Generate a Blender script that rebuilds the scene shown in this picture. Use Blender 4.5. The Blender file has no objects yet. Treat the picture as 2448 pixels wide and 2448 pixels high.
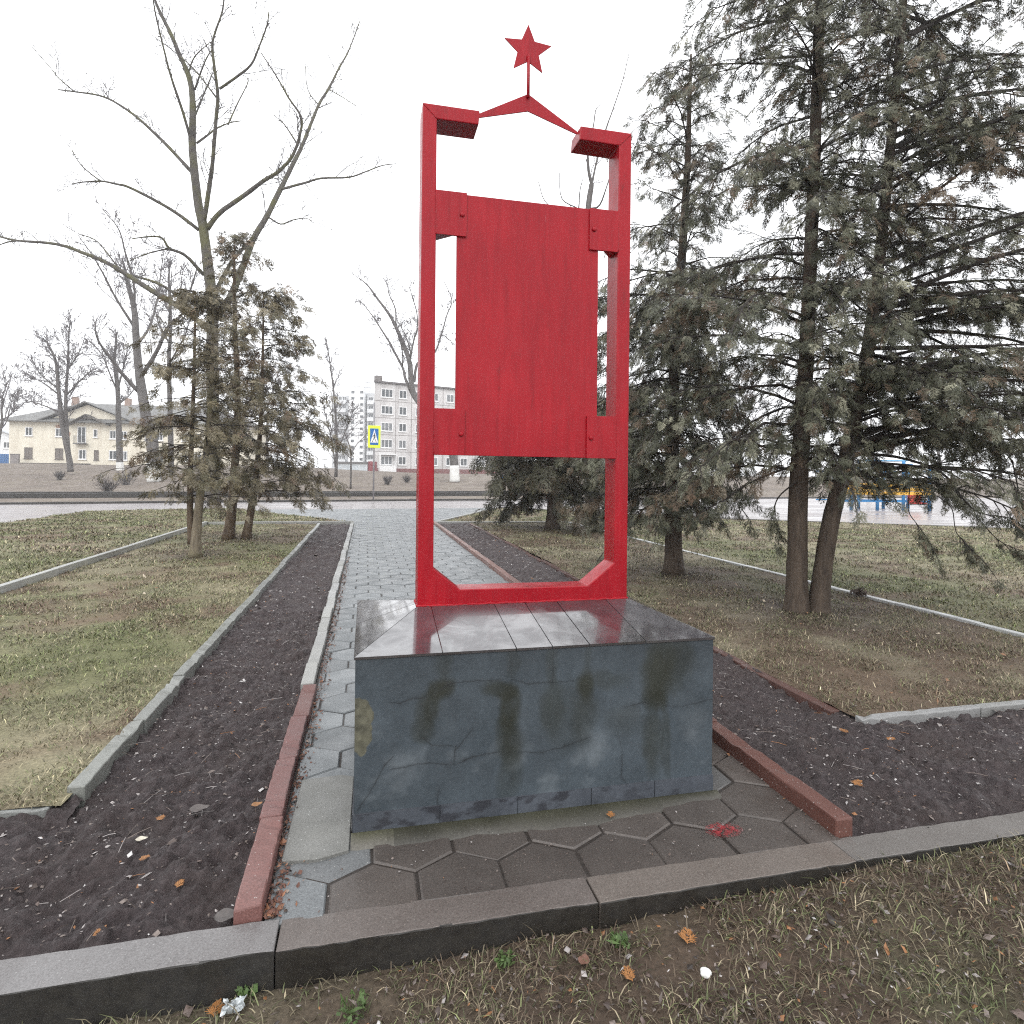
import bpy, bmesh, math, random
import numpy as np
from mathutils import Vector, Matrix

rng = np.random.default_rng(11)
random.seed(11)
S = bpy.context.scene
COL = S.collection

# ------------------------------------------------------------------ camera model (metres, X along the plinth, Y along the path)
F, YAW, ROLL, HY, H = 1480.0, math.atan(349 / 1480.0), 0.0105, 1132.0, 1.5
SY, CY = math.sin(YAW), math.cos(YAW)
PXW = 2448.0

def ray(px, py):
    a, b = px - 1224, py - HY
    u = a * math.cos(ROLL) + b * math.sin(ROLL)
    v = -a * math.sin(ROLL) + b * math.cos(ROLL)
    return np.array((SY + u / F * CY, CY - u / F * SY, -v / F))

def P(px, py, d):            # world point at forward distance d
    return np.array((0, 0, H)) + ray(px, py) * d

def G(px, py, z=0.0):        # world point on a level z
    r = ray(px, py)
    return np.array((0, 0, H)) + r * ((z - H) / r[2])

def PYl(px, py, Y):
    r = ray(px, py)
    return np.array((0, 0, H)) + r * (Y / r[1])

def sstep(a, b, x):
    t = np.clip((x - a) / (b - a), 0, 1)
    return t * t * (3 - 2 * t)

def terrain(x, y):
    d = SY * np.asarray(x, float) + CY * np.asarray(y, float)
    u = CY * np.asarray(x, float) - SY * np.asarray(y, float)
    rise = 1.45 * sstep(47, 74, d) + 0.75 * sstep(52, 80, d) * sstep(-12, -34, u)
    return -0.12 + rise

def T(px, py):               # world point where the pixel's ray meets the far terrain
    r = ray(px, py)
    t = 36.0
    while t < 400:
        p = np.array((0, 0, H)) + r * t
        if p[2] <= terrain(p[0], p[1]):
            break
        t += 0.1
    return p

def depth(p):
    return SY * p[0] + CY * p[1]

# ------------------------------------------------------------------ numpy value noise
_tab = np.random.default_rng(3).random((256, 256))
def vnoise(x, y):
    x = np.asarray(x, float); y = np.asarray(y, float)
    xi = np.floor(x).astype(int); yi = np.floor(y).astype(int)
    fx = x - xi; fy = y - yi
    fx = fx * fx * (3 - 2 * fx); fy = fy * fy * (3 - 2 * fy)
    g = lambda i, j: _tab[i % 256, j % 256]
    return (g(xi, yi) * (1 - fx) + g(xi + 1, yi) * fx) * (1 - fy) + (g(xi, yi + 1) * (1 - fx) + g(xi + 1, yi + 1) * fx) * fy
def fbm(x, y, o=4):
    s = 0; a = 0.5; n = 0
    for k in range(o):
        s = s + a * vnoise(x * 2 ** k + 17.3 * k, y * 2 ** k - 9.1 * k); n += a; a *= 0.5
    return s / n

# ------------------------------------------------------------------ mesh builder
def lin(*c):
    o = []
    for v in c:
        v = v / 255.0
        o.append(v / 12.92 if v <= 0.04045 else ((v + 0.055) / 1.055) ** 2.4)
    return tuple(o)

class MB:
    def __init__(s):
        s.v = []; s.f = {}; s.c = []; s.n = 0
    def add(s, v, faces, c=None):
        v = np.asarray(v, float).reshape(-1, 3)
        s.v.append(v)
        if c is None: c = (1, 1, 1)
        c = np.asarray(c, float)
        s.c.append(np.broadcast_to(c, (len(v), 3)) if c.ndim == 1 else c)
        for k, arr in faces.items():
            if len(arr): s.f.setdefault(k, []).append(np.asarray(arr, int) + s.n)
        s.n += len(v)
        return s
    def poly(s, pts, c=None):
        return s.add(pts, {len(pts): [list(range(len(pts)))]}, c)
    def box(s, lo, hi, c=None):
        x0, y0, z0 = lo; x1, y1, z1 = hi
        v = [(x0,y0,z0),(x1,y0,z0),(x1,y1,z0),(x0,y1,z0),(x0,y0,z1),(x1,y0,z1),(x1,y1,z1),(x0,y1,z1)]
        return s.add(v, {4: [(0,3,2,1),(4,5,6,7),(0,1,5,4),(1,2,6,5),(2,3,7,6),(3,0,4,7)]}, c)
    def prism(s, pts, y0, y1, c=None):          # outline in X,Z given counter-clockwise seen from -Y, extruded along Y
        n = len(pts)
        v = [(x, y0, z) for x, z in pts] + [(x, y1, z) for x, z in pts]
        q = [(i, n + i, n + (i + 1) % n, (i + 1) % n) for i in range(n)]
        s.add(v, {n: [list(range(n)), list(range(2 * n - 1, n - 1, -1))], 4: q}, c) if n != 4 else \
            s.add(v, {4: q + [(0, 1, 2, 3), (7, 6, 5, 4)]}, c)
        return s
    def slab(s, pts, z0, z1, c=None):           # outline in X,Y (counter-clockwise from above) extruded along Z
        n = len(pts)
        v = [(x, y, z0) for x, y in pts] + [(x, y, z1) for x, y in pts]
        q = [(i, (i + 1) % n, n + (i + 1) % n, n + i) for i in range(n)]
        fs = {4: list(q)}
        top = list(range(n, 2 * n))
        if n == 4: fs[4].append(tuple(top))
        else: fs[n] = [top]
        return s.add(v, fs, c)
    def tube(s, pts, rad, sides=6, c=None, cap=True, jag=0.0):
        pts = np.asarray(pts, float); n = len(pts)
        rad = np.broadcast_to(np.asarray(rad, float), (n,))
        tan = np.gradient(pts, axis=0)
        tan /= np.linalg.norm(tan, axis=1)[:, None] + 1e-9
        ref = np.array((0.13, 0.21, 1.0)) if abs(tan[0][2]) < 0.8 else np.array((1.0, 0.17, 0.1))
        a = np.cross(tan, ref); a /= np.linalg.norm(a, axis=1)[:, None] + 1e-9
        b = np.cross(tan, a)
        ang = np.arange(sides) * 2 * math.pi / sides
        rr = rad[:, None] * np.ones(sides)[None]
        if jag: rr = rr * (1 + jag * (rng.random((n, sides)) - 0.5))
        v = pts[:, None] + rr[..., None] * (np.cos(ang)[None, :, None] * a[:, None] + np.sin(ang)[None, :, None] * b[:, None])
        i = np.arange(n - 1)[:, None] * sides; j = np.arange(sides)[None]; j2 = (j + 1) % sides
        q = np.stack((i + j, i + j2, i + sides + j2, i + sides + j), -1).reshape(-1, 4)
        fs = {4: q}
        if cap and sides > 4: fs[sides] = [list(range((n - 1) * sides, n * sides)), list(range(sides - 1, -1, -1))]
        elif cap and sides == 3: fs[3] = [[(n - 1) * 3, (n - 1) * 3 + 1, (n - 1) * 3 + 2]]
        if c is not None:
            c = np.asarray(c, float)
            if c.ndim == 2: c = np.repeat(c, sides, axis=0)
        return s.add(v.reshape(-1, 3), fs, c)
    def grid(s, X, Y, Z, c=None):
        ny, nx = X.shape
        v = np.stack((X, Y, Z), -1).reshape(-1, 3)
        i = np.arange(ny - 1)[:, None] * nx + np.arange(nx - 1)[None]
        q = np.stack((i, i + 1, i + nx + 1, i + nx), -1).reshape(-1, 4)
        return s.add(v, {4: q}, None if c is None else c.reshape(-1, 3))
    def inst(s, tv, tf, M, T_, c=None):         # template verts (k,3), faces dict, rotation*scale (n,3,3), offsets (n,3), colours (n,3)
        n, k = len(M), len(tv)
        v = np.einsum('nij,kj->nki', M, tv) + T_[:, None]
        off = (np.arange(n) * k)[:, None, None]
        fs = {m: (np.asarray(a)[None] + off).reshape(-1, m) for m, a in tf.items()}
        return s.add(v.reshape(-1, 3), fs, None if c is None else np.repeat(c, k, axis=0))
    def build(s, name, mat, parent=None, origin=None, smooth=False, bevel=0, col=False):
        v = np.concatenate(s.v)
        if origin is not None: v = v - np.asarray(origin)
        me = bpy.data.meshes.new(name)
        loops = []; tot = []
        for k, arrs in s.f.items():
            a = np.concatenate(arrs); loops.append(a.reshape(-1)); tot.append(np.full(len(a), k))
        loops = np.concatenate(loops).astype(np.int32); tot = np.concatenate(tot).astype(np.int32)
        start = np.concatenate(([0], np.cumsum(tot)[:-1])).astype(np.int32)
        me.vertices.add(len(v)); me.vertices.foreach_set('co', v.astype(np.float32).reshape(-1))
        me.loops.add(len(loops)); me.loops.foreach_set('vertex_index', loops)
        me.polygons.add(len(tot)); me.polygons.foreach_set('loop_start', start); me.polygons.foreach_set('loop_total', tot)
        me.polygons.foreach_set('use_smooth', np.full(len(tot), bool(smooth)))
        me.update(calc_edges=True)
        if col:
            at = me.color_attributes.new('Col', 'FLOAT_COLOR', 'POINT')
            cc = np.ones((len(v), 4), np.float32); cc[:, :3] = np.concatenate(s.c)
            at.data.foreach_set('color', cc.reshape(-1))
        if mat: me.materials.append(mat)
        o = bpy.data.objects.new(name, me); COL.objects.link(o)
        if parent: o.parent = parent
        elif origin is not None: o.location = origin
        if bevel:
            b = o.modifiers.new('bevel', 'BEVEL'); b.width = bevel; b.segments = 2; b.limit_method = 'ANGLE'; b.angle_limit = 0.5
        return o

def tag(o, label=None, cat=None, group=None, kind=None):
    if label: o['label'] = label
    if cat: o['category'] = cat
    if group: o['group'] = group
    if kind: o['kind'] = kind
    return o

def thing(name, label, cat, loc, rz=0.0, group=None):
    o = bpy.data.objects.new(name, None); COL.objects.link(o)
    o.location = loc; o.rotation_euler = (0, 0, rz)
    o.empty_display_size = 0.2
    return tag(o, label, cat, group)

# ------------------------------------------------------------------ materials
class Mat:
    def __init__(s, name):
        s.m = bpy.data.materials.new(name); s.m.use_nodes = True
        s.nt = s.m.node_tree
        s.b = s.nt.nodes['Principled BSDF']
        s.geo = s.nt.nodes.new('ShaderNodeNewGeometry')
    def n(s, t, **k):
        o = s.nt.nodes.new(t)
        for a, v in k.items(): setattr(o, a, v)
        return o
    def l(s, a, b): s.nt.links.new(a, b)
    def pos(s, sc=(1, 1, 1)):
        m = s.n('ShaderNodeMapping'); m.inputs['Scale'].default_value = sc
        s.l(s.geo.outputs['Position'], m.inputs['Vector']); return m.outputs['Vector']
    def noise(s, scale, detail=4, rough=0.6, vec=None, dist=0):
        t = s.n('ShaderNodeTexNoise'); t.inputs['Scale'].default_value = scale
        t.inputs['Detail'].default_value = detail; t.inputs['Roughness'].default_value = rough; t.inputs['Distortion'].default_value = dist
        s.l(vec if vec is not None else s.geo.outputs['Position'], t.inputs['Vector']); return t.outputs['Fac']
    def ramp(s, fac, stops):
        r = s.n('ShaderNodeValToRGB'); e = r.color_ramp.elements
        while len(e) < len(stops): e.new(0.5)
        for k, (p, c) in enumerate(stops):
            e[k].position = p; e[k].color = (c[0], c[1], c[2], 1) if not isinstance(c, (int, float)) else (c, c, c, 1)
        s.l(fac, r.inputs['Fac']); return r.outputs['Color']
    def mix(s, fac, a, b, mode='MIX'):
        x = s.n('ShaderNodeMix', data_type='RGBA', blend_type=mode)
        for sock, v in ((x.inputs['Factor'], fac), (x.inputs['A'], a), (x.inputs['B'], b)):
            if isinstance(v, (int, float)): sock.default_value = v if sock.type == 'VALUE' else (v, v, v, 1)
            elif isinstance(v, tuple): sock.default_value = (v[0], v[1], v[2], 1)
            else: s.l(v, sock)
        return x.outputs['Result']
    def attr(s, name='Col'):
        a = s.n('ShaderNodeVertexColor'); a.layer_name = name; return a.outputs['Color']
    def sep(s, c):
        a = s.n('ShaderNodeSeparateColor'); s.l(c, a.inputs['Color']); return a.outputs
    def base(s, c):
        if isinstance(c, tuple): s.b.inputs['Base Color'].default_value = (c[0], c[1], c[2], 1)
        else: s.l(c, s.b.inputs['Base Color'])
        return s
    def rough(s, r):
        if isinstance(r, (int, float)): s.b.inputs['Roughness'].default_value = r
        else: s.l(r, s.b.inputs['Roughness'])
        return s
    def bump(s, h, strength=0.3, dist=0.01):
        b = s.n('ShaderNodeBump'); b.inputs['Strength'].default_value = strength; b.inputs['Distance'].default_value = dist
        s.l(h, b.inputs['Height']); s.l(b.outputs['Normal'], s.b.inputs['Normal']); return s
    def spec(s, v): s.b.inputs['Specular IOR Level'].default_value = v; return s

def simple(name, c, rough=0.6, var=0.25, scale=6, bump=0.0, bscale=60, spec=0.5):
    m = Mat(name)
    lo = tuple(x * (1 - var) for x in c); hi = tuple(min(1, x * (1 + var)) for x in c)
    m.base(m.ramp(m.noise(scale), [(0.3, lo), (0.7, hi)])).rough(rough).spec(spec)
    if bump: m.bump(m.noise(bscale, 5), bump, 0.01)
    return m.m

def vcol(name, rough=0.7, spec=0.3, var=0.2, scale=20, bump=0, bscale=80, trans=0.0):
    m = Mat(name)
    k = m.ramp(m.noise(scale, 3), [(0.3, 1 - var), (0.7, 1 + var)])
    m.base(m.mix(1.0, m.attr(), k, 'MULTIPLY')).rough(rough).spec(spec)
    if bump: m.bump(m.noise(bscale, 5), bump, 0.01)
    return m.m

# red gloss paint, brushed in vertical strokes, weathered
def red_paint():
    m = Mat('red_paint')
    st = m.ramp(m.mix(0.5, m.noise(1.0, 5, 0.65, m.pos((52, 52, 2.6)), 0.5), m.noise(1.0, 4, 0.6, m.pos((9, 9, 1.6)), 1.2)), [(0.0, 0.0), (1.0, 1.0)])
    bl = m.noise(3.1, 4, 0.6)
    c = m.ramp(st, [(0.30, (0.22, 0.003, 0.009)), (0.5, (0.31, 0.0045, 0.012)), (0.72, (0.39, 0.009, 0.018))])
    c = m.mix(m.ramp(bl, [(0.35, 0.0), (0.7, 0.45)]), c, (0.22, 0.004, 0.011))
    dirt_reflect = m.ramp(m.noise(1.0, 5, 0.7, m.pos((16, 16, 3.0)), 1.0), [(0.60, 0.0), (0.74, 0.55)])
    c = m.mix(dirt_reflect, c, (0.13, 0.012, 0.013))
    scr = m.ramp(m.noise(1.0, 3, 0.6, m.pos((55, 55, 9)), 0.8), [(0.735, 0.0), (0.765, 0.55)])
    c = m.mix(scr, c, (0.42, 0.10, 0.11))
    m.base(c).spec(0.25)
    m.rough(m.ramp(m.noise(9, 4), [(0.3, 0.22), (0.7, 0.42)]))
    h = m.mix(0.35, st, m.noise(70, 3))
    m.bump(h, 0.32, 0.006)
    return m.m

def concrete(name, a, b, rlo=0.3, rhi=0.6, tint=True, speck=True, bump=0.35, grime_shade=False):
    m = Mat(name)
    c = m.ramp(m.noise(3.5, 6, 0.65), [(0.3, a), (0.7, b)])
    fine = m.noise(160, 3, 0.7)
    c = m.mix(0.55, c, m.ramp(fine, [(0.3, tuple(x * 0.6 for x in a)), (0.72, tuple(min(1, x * 1.35) for x in b))]))
    if speck:
        v = m.n('ShaderNodeTexVoronoi', feature='F1'); v.inputs['Scale'].default_value = 46
        m.l(m.geo.outputs['Position'], v.inputs['Vector'])
        c = m.mix(m.ramp(v.outputs['Distance'], [(0.06, 0.75), (0.12, 0.0)]), c, (0.5, 0.5, 0.48))
    if tint: c = m.mix(1.0, c, m.attr(), 'MULTIPLY')
    if grime_shade: c = m.mix(m.ramp(m.attr('GrimeShade'), [(0.45, 0.0), (0.6, 0.93)]), c, m.ramp(m.noise(26, 5, 0.7), [(0.35, (0.006, 0.0055, 0.005)), (0.7, (0.022, 0.020, 0.016))]))  # near-black side colour: soil stain with shade mixed into it
    m.base(c)
    m.rough(m.ramp(m.noise(5, 5, 0.6), [(0.38, rlo), (0.62, rhi)]))
    m.bump(m.mix(0.5, fine, m.noise(38, 4)), bump, 0.006)
    return m.m

def bark(name, a, b, c3=None, sc=(14, 14, 3.0), bump=0.9):
    m = Mat(name)
    f = m.noise(1.0, 6, 0.7, m.pos(sc), 0.6)
    c = m.ramp(f, [(0.3, a), (0.65, b)])
    if c3: c = m.mix(m.ramp(m.noise(1.3, 4), [(0.45, 0.0), (0.62, 0.8)]), c, c3)
    m.base(c).rough(0.75).spec(0.25)
    m.bump(f, bump, 0.02)
    return m.m

M = dict(
    red=red_paint(),
    kerb=concrete('kerb_concrete', lin(128, 128, 126), lin(158, 158, 156), 0.28, 0.55),
    kerb_front=concrete('kerb_concrete_front', lin(112, 108, 106), lin(140, 138, 137), 0.35, 0.6),
    kerb_red=concrete('red_kerb_stone', lin(98, 67, 63), lin(118, 83, 79), 0.35, 0.6),
    kerb_redwood=concrete('brown_red_kerb_stone', lin(82, 52, 45), lin(102, 68, 60), 0.35, 0.6),
    paver=concrete('paver_concrete', lin(94, 97, 99), lin(124, 128, 130), 0.3, 0.58),
    mortar=concrete('mortar', lin(84, 83, 80), lin(112, 111, 107), 0.35, 0.65),
    joint=simple('joint_dirt', lin(48, 42, 38), 0.6, 0.4, 30, 0.5, 90),
    bark_thuja=bark('thuja_bark', lin(46, 39, 34), lin(84, 73, 63)),
    bark_brown=bark('brown_conifer_bark', lin(58, 46, 38), lin(104, 90, 74)),
    bark_pale=bark('pale_conifer_bark', lin(84, 76, 66), lin(132, 122, 104), lin(104, 100, 74)),
    bark_grey=bark('grey_bark', lin(54, 51, 47), lin(90, 85, 79), lin(86, 85, 52), (5, 5, 1.6)),
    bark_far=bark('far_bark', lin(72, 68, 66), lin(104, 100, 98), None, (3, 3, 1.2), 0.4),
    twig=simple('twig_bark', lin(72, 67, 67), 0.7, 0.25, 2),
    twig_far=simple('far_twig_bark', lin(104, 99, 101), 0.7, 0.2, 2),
    twig_near=simple('conifer_limb_bark', lin(40, 34, 30), 0.75, 0.3, 9),
    foliage=vcol('conifer_foliage', 0.5, 0.4, 0.22, 14),
    grass=vcol('grass_blades', 0.55, 0.3, 0.12, 3),
    turf=vcol('turf', 0.75, 0.25, 0.3, 55, 0.8, 70),
    litter=vcol('litter', 0.5, 0.4, 0.2, 60),
    white_wash=simple('whitewash', (0.72, 0.72, 0.7), 0.8, 0.12, 5),
    white=simple('white_trim', (0.78, 0.78, 0.78), 0.5, 0.05, 2),
)
def soil_mat():
    m = Mat('wet_soil')
    f = m.noise(34, 8, 0.72)
    c = m.ramp(f, [(0.25, lin(40, 34, 35)), (0.5, lin(70, 61, 62)), (0.75, lin(102, 92, 92))])
    c = m.mix(m.ramp(m.noise(2.3, 3), [(0.4, 0.0), (0.7, 0.35)]), c, lin(74, 62, 56))
    m.base(c).rough(m.ramp(m.noise(22, 4), [(0.35, 0.38), (0.6, 0.75)])).spec(0.45)
    m.bump(m.mix(0.5, f, m.noise(110, 6, 0.7)), 1.0, 0.04)
    return m.m
M['soil'] = soil_mat()
# ------------------------------------------------------------------ camera, light, sky
cam = bpy.data.cameras.new('camera'); co = bpy.data.objects.new('camera', cam); COL.objects.link(co); S.camera = co
cam.sensor_width = 36; cam.sensor_fit = 'HORIZONTAL'; cam.lens = F / PXW * 36
cam.shift_y = -(1224 - HY) / PXW
cam.clip_start = 0.05; cam.clip_end = 2000
co.matrix_world = Matrix.Translation((0, 0, H)) @ Matrix.Rotation(-YAW, 4, 'Z') @ Matrix.Rotation(math.pi / 2, 4, 'X') @ Matrix.Rotation(ROLL, 4, 'Z')

SUN_EL, SUN_AZ = math.radians(38), math.radians(205)
sun = bpy.data.lights.new('sun', 'SUN'); so = bpy.data.objects.new('sun', sun); COL.objects.link(so)
sun.energy = 0.7; sun.angle = math.radians(35); sun.color = (1.0, 0.97, 0.93)
sd = Vector((math.cos(SUN_EL) * math.sin(SUN_AZ), math.cos(SUN_EL) * math.cos(SUN_AZ), math.sin(SUN_EL)))
so.rotation_euler = sd.to_track_quat('Z', 'Y').to_euler()
w = bpy.data.worlds.new('World'); S.world = w; w.use_nodes = True
nt = w.node_tree; bg = nt.nodes['Background']
sky = nt.nodes.new('ShaderNodeTexSky'); sky.sky_type = 'NISHITA'; sky.sun_disc = False
sky.sun_elevation = SUN_EL; sky.sun_rotation = SUN_AZ; sky.air_density = 1.0; sky.dust_density = 4.0
hs = nt.nodes.new('ShaderNodeHueSaturation'); hs.inputs['Saturation'].default_value = 0.12
nt.links.new(sky.outputs['Color'], hs.inputs['Color'])
mx = nt.nodes.new('ShaderNodeMix'); mx.data_type = 'RGBA'; mx.inputs['Factor'].default_value = 0.82
nt.links.new(hs.outputs['Color'], mx.inputs['A']); mx.inputs['B'].default_value = (14.6, 14.8, 15.1, 1)   # an even white cloud deck
nt.links.new(mx.outputs['Result'], bg.inputs['Color']); bg.inputs['Strength'].default_value = 0.12
S.view_settings.view_transform = 'Standard'; S.view_settings.look = 'None'; S.view_settings.gamma = 1; S.view_settings.exposure = 0.30
S.cycles.max_bounces = 6; S.cycles.diffuse_bounces = 3; S.cycles.glossy_bounces = 3; S.cycles.transparent_max_bounces = 4
S.cycles.use_denoising = False; S.cycles.filter_width = 1.15; S.cycles.sample_clamp_indirect = 4
try: S.cycles.denoiser = 'OPENIMAGEDENOISE'
except Exception: pass
S.cycles.caustics_reflective = False; S.cycles.caustics_refractive = False

# ------------------------------------------------------------------ helpers on the ground plane
def inside(x, y, poly):
    x = np.asarray(x); y = np.asarray(y); c = np.zeros(x.shape, bool); n = len(poly)
    for i in range(n):
        x1, y1 = poly[i]; x2, y2 = poly[(i + 1) % n]
        if y1 == y2: continue
        k = ((y1 > y) != (y2 > y)) & (x < (x2 - x1) * (y - y1) / (y2 - y1) + x1)
        c ^= k
    return c

def clip_convex(poly, win):
    out = list(poly)
    for i in range(len(win)):
        a, b = win[i], win[(i + 1) % len(win)]
        side = lambda p: (b[0]-a[0])*(p[1]-a[1]) - (b[1]-a[1])*(p[0]-a[0])
        res = []
        for j in range(len(out)):
            p, q = out[j], out[(j + 1) % len(out)]
            sp, sq = side(p), side(q)
            if sp >= 0: res.append(p)
            if (sp >= 0) != (sq >= 0):
                t = sp / (sp - sq); res.append((p[0] + t*(q[0]-p[0]), p[1] + t*(q[1]-p[1])))
        out = res
        if len(out) < 3: return []
    return out

# ------------------------------------------------------------------ setting: far ground, pavement, road
g = MB()
ys = np.concatenate((np.linspace(-30, 30, 13), np.linspace(32, 130, 70), np.linspace(140, 900, 14)))
xs = np.concatenate((np.linspace(-700, -110, 10), np.linspace(-100, 100, 101), np.linspace(110, 700, 10)))
X, Y = np.meshgrid(xs, ys)
Z = np.where(Y < 30, -0.4, terrain(X, Y) + 0.25 * (fbm(X * 0.15, Y * 0.15) - 0.5) * sstep(46, 60, Y))
g.grid(X, Y, Z, None)
def verge_mat():
    m = Mat('bare_verge')
    c = m.ramp(m.noise(0.35, 8, 0.7), [(0.3, lin(98, 90, 84)), (0.5, lin(124, 114, 107)), (0.7, lin(138, 130, 119))])
    c = m.mix(m.ramp(m.noise(2.2, 5), [(0.45, 0.0), (0.65, 0.6)]), c, lin(92, 84, 66))
    m.base(c).rough(0.85).spec(0.2); m.bump(m.noise(6, 6), 0.5, 0.1); return m.m
tag(g.build('ground', verge_mat(), smooth=True), kind='structure')

def wet_asphalt(name, a, b, r0, r1, sc=0.25):
    m = Mat(name)
    c = m.ramp(m.noise(0.8, 6, 0.7), [(0.3, a), (0.7, b)])
    m.base(c)
    m.rough(m.ramp(m.noise(1.0, 5, 0.6, m.pos((sc, sc * 5, 1))), [(0.42, r0), (0.6, r1)]))
    m.bump(m.noise(60, 4), 0.12, 0.004); return m.m
def strip(name, near, far, z, mat, zfar=None):
    b = MB(); n = len(near)
    v = [(x, y, z) for x, y in near] + [(x, y, z if zfar is None else zfar) for x, y in far]
    b.add(v, {4: [(i, i + 1, n + i + 1, n + i) for i in range(n - 1)]})
    return tag(b.build(name, mat), kind='structure')
road_near = [(-70, 21), (-15.5, 31.2), (0.4, 34.3), (14, 36.5), (70, 44)]
road_far = [(-72, 29), (-18.5, 38.8), (0.5, 42.4), (13.6, 44.6), (70, 53)]
walk_far2 = [(-72, 32), (-18.8, 41.6), (0.5, 45.2), (13.5, 47.6), (70, 56)]
strip('sidewalk', [(-70, 2.25), (-15, 2.25), (0, 2.25), (14, 2.25), (70, 2.25)], road_near, -0.075,
      wet_asphalt('pavement_asphalt', lin(122, 116, 116), lin(146, 140, 140), 0.2, 0.5))
strip('road', road_near, road_far, -0.22, wet_asphalt('road_asphalt', lin(84, 84, 86), lin(104, 104, 106), 0.1, 0.3))
strip('far_sidewalk', road_far, walk_far2, -0.06, wet_asphalt('far_pavement_asphalt', lin(128, 124, 120), lin(150, 146, 142), 0.2, 0.45))

def kerb_run(name, pts, w, h, z1, stone, mat, label=None, jitter=0.006, tint=None, gap=0.006, bevel=0.006, grime_shade=False, worn=False):
    """kerb stones laid end to end along a polyline of (x, y)"""
    b = MB()
    for k in range(len(pts) - 1):
        a = np.array(pts[k], float); e = np.array(pts[k + 1], float)
        L = np.linalg.norm(e - a); d = (e - a) / L; nrm = np.array((-d[1], d[0]))
        n = max(1, round(L / stone)); st = L / n
        for i in range(n):
            s0, s1 = i * st + gap / 2, (i + 1) * st - gap / 2
            o = random.uniform(-jitter, jitter); dz = random.uniform(-jitter, jitter); sk = random.uniform(-jitter, jitter)
            p = [a + d * s0 + nrm * (o - w / 2), a + d * s1 + nrm * (o + sk - w / 2), a + d * s1 + nrm * (o + sk + w / 2), a + d * s0 + nrm * (o + w / 2)]
            t = random.uniform(0.86, 1.08)
            c = (t, t, t * random.uniform(0.97, 1.02))
            tn = tint(a + d * s0) if callable(tint) else tint
            if tn: c = tuple(u * v for u, v in zip(c, tn))
            b.slab([tuple(q) for q in p], z1 + dz - h, z1 + dz, c)
    o = b.build(name, mat, bevel=bevel, col=True)
    if worn:                                            # chipped, uneven edges
        o.modifiers.clear()
        bmm = bmesh.new(); bmm.from_mesh(o.data)
        bmesh.ops.bevel(bmm, geom=list(bmm.edges), offset=0.007, segments=2, affect='EDGES', profile=0.5)
        bmesh.ops.subdivide_edges(bmm, edges=[e for e in bmm.edges if e.calc_length() > 0.3], cuts=14, use_grid_fill=True)
        for v_ in bmm.verts:
            a_, b_ = v_.co.x * 27 + v_.co.y * 31, v_.co.z * 60 + v_.co.x * 11
            k_ = max(0.0, float(fbm(a_ * .6 + 50, b_ * .6, 2)) - 0.62) * 0.07
            v_.co.x += 0.007 * (fbm(a_, b_, 3) - 0.5); v_.co.z += 0.006 * (fbm(a_ + 19, b_ + 7, 3) - 0.5) - k_
        for f_ in bmm.faces: f_.smooth = False
        bmm.to_mesh(o.data); bmm.free()
    if grime_shade:                                            # the buried outer side: wet mossy soil stain, with shade painted in
        o.modifiers.clear()
        bmm = bmesh.new(); bmm.from_mesh(o.data); ed = [e for e in bmm.edges if all(v.co.z > z1 - h + 0.05 for v in e.verts)]
        bmesh.ops.bevel(bmm, geom=ed, offset=bevel, segments=2, affect='EDGES', profile=0.5)
        bmesh.ops.subdivide_edges(bmm, edges=[e for e in bmm.edges if e.calc_length() > 0.5], cuts=24, use_grid_fill=True)
        for v_ in bmm.verts:
            q_ = (fbm(v_.co.x * 30, v_.co.y * 30 + v_.co.z * 41, 3) - 0.5)
            v_.co.y += 0.010 * q_ ; v_.co.z += 0.007 * (fbm(v_.co.x * 24 + 9, v_.co.y * 60 + v_.co.z * 33, 3) - 0.5)
        for f_ in bmm.faces: f_.smooth = False
        bmm.to_mesh(o.data); bmm.free()
        at = o.data.color_attributes.new('GrimeShade', 'FLOAT_COLOR', 'CORNER'); pts = o.data.vertices; k = 0
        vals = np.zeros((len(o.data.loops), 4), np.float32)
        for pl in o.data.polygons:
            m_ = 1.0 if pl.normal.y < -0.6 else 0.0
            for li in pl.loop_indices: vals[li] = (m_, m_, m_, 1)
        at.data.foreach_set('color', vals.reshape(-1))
    return tag(o, label, 'kerb' if label else None, kind='structure')

M['kerb_front'] = concrete('kerb_concrete_front', lin(112, 108, 106), lin(140, 138, 137), 0.35, 0.6, grime_shade=True)
dark = concrete('road_kerb_concrete', lin(44, 42, 42), lin(66, 64, 62), 0.4, 0.6, speck=False)
kerb_run('road_kerb', road_near, 0.2, 0.34, 0.02, 2.0, dark, bevel=0)
kerb_run('far_road_kerb', road_far, 0.3, 0.5, 0.14, 2.0, dark, bevel=0)
kerb_run('far_sidewalk_kerb', walk_far2, 0.25, 0.5, 0.14, 2.0, dark, bevel=0)

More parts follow.
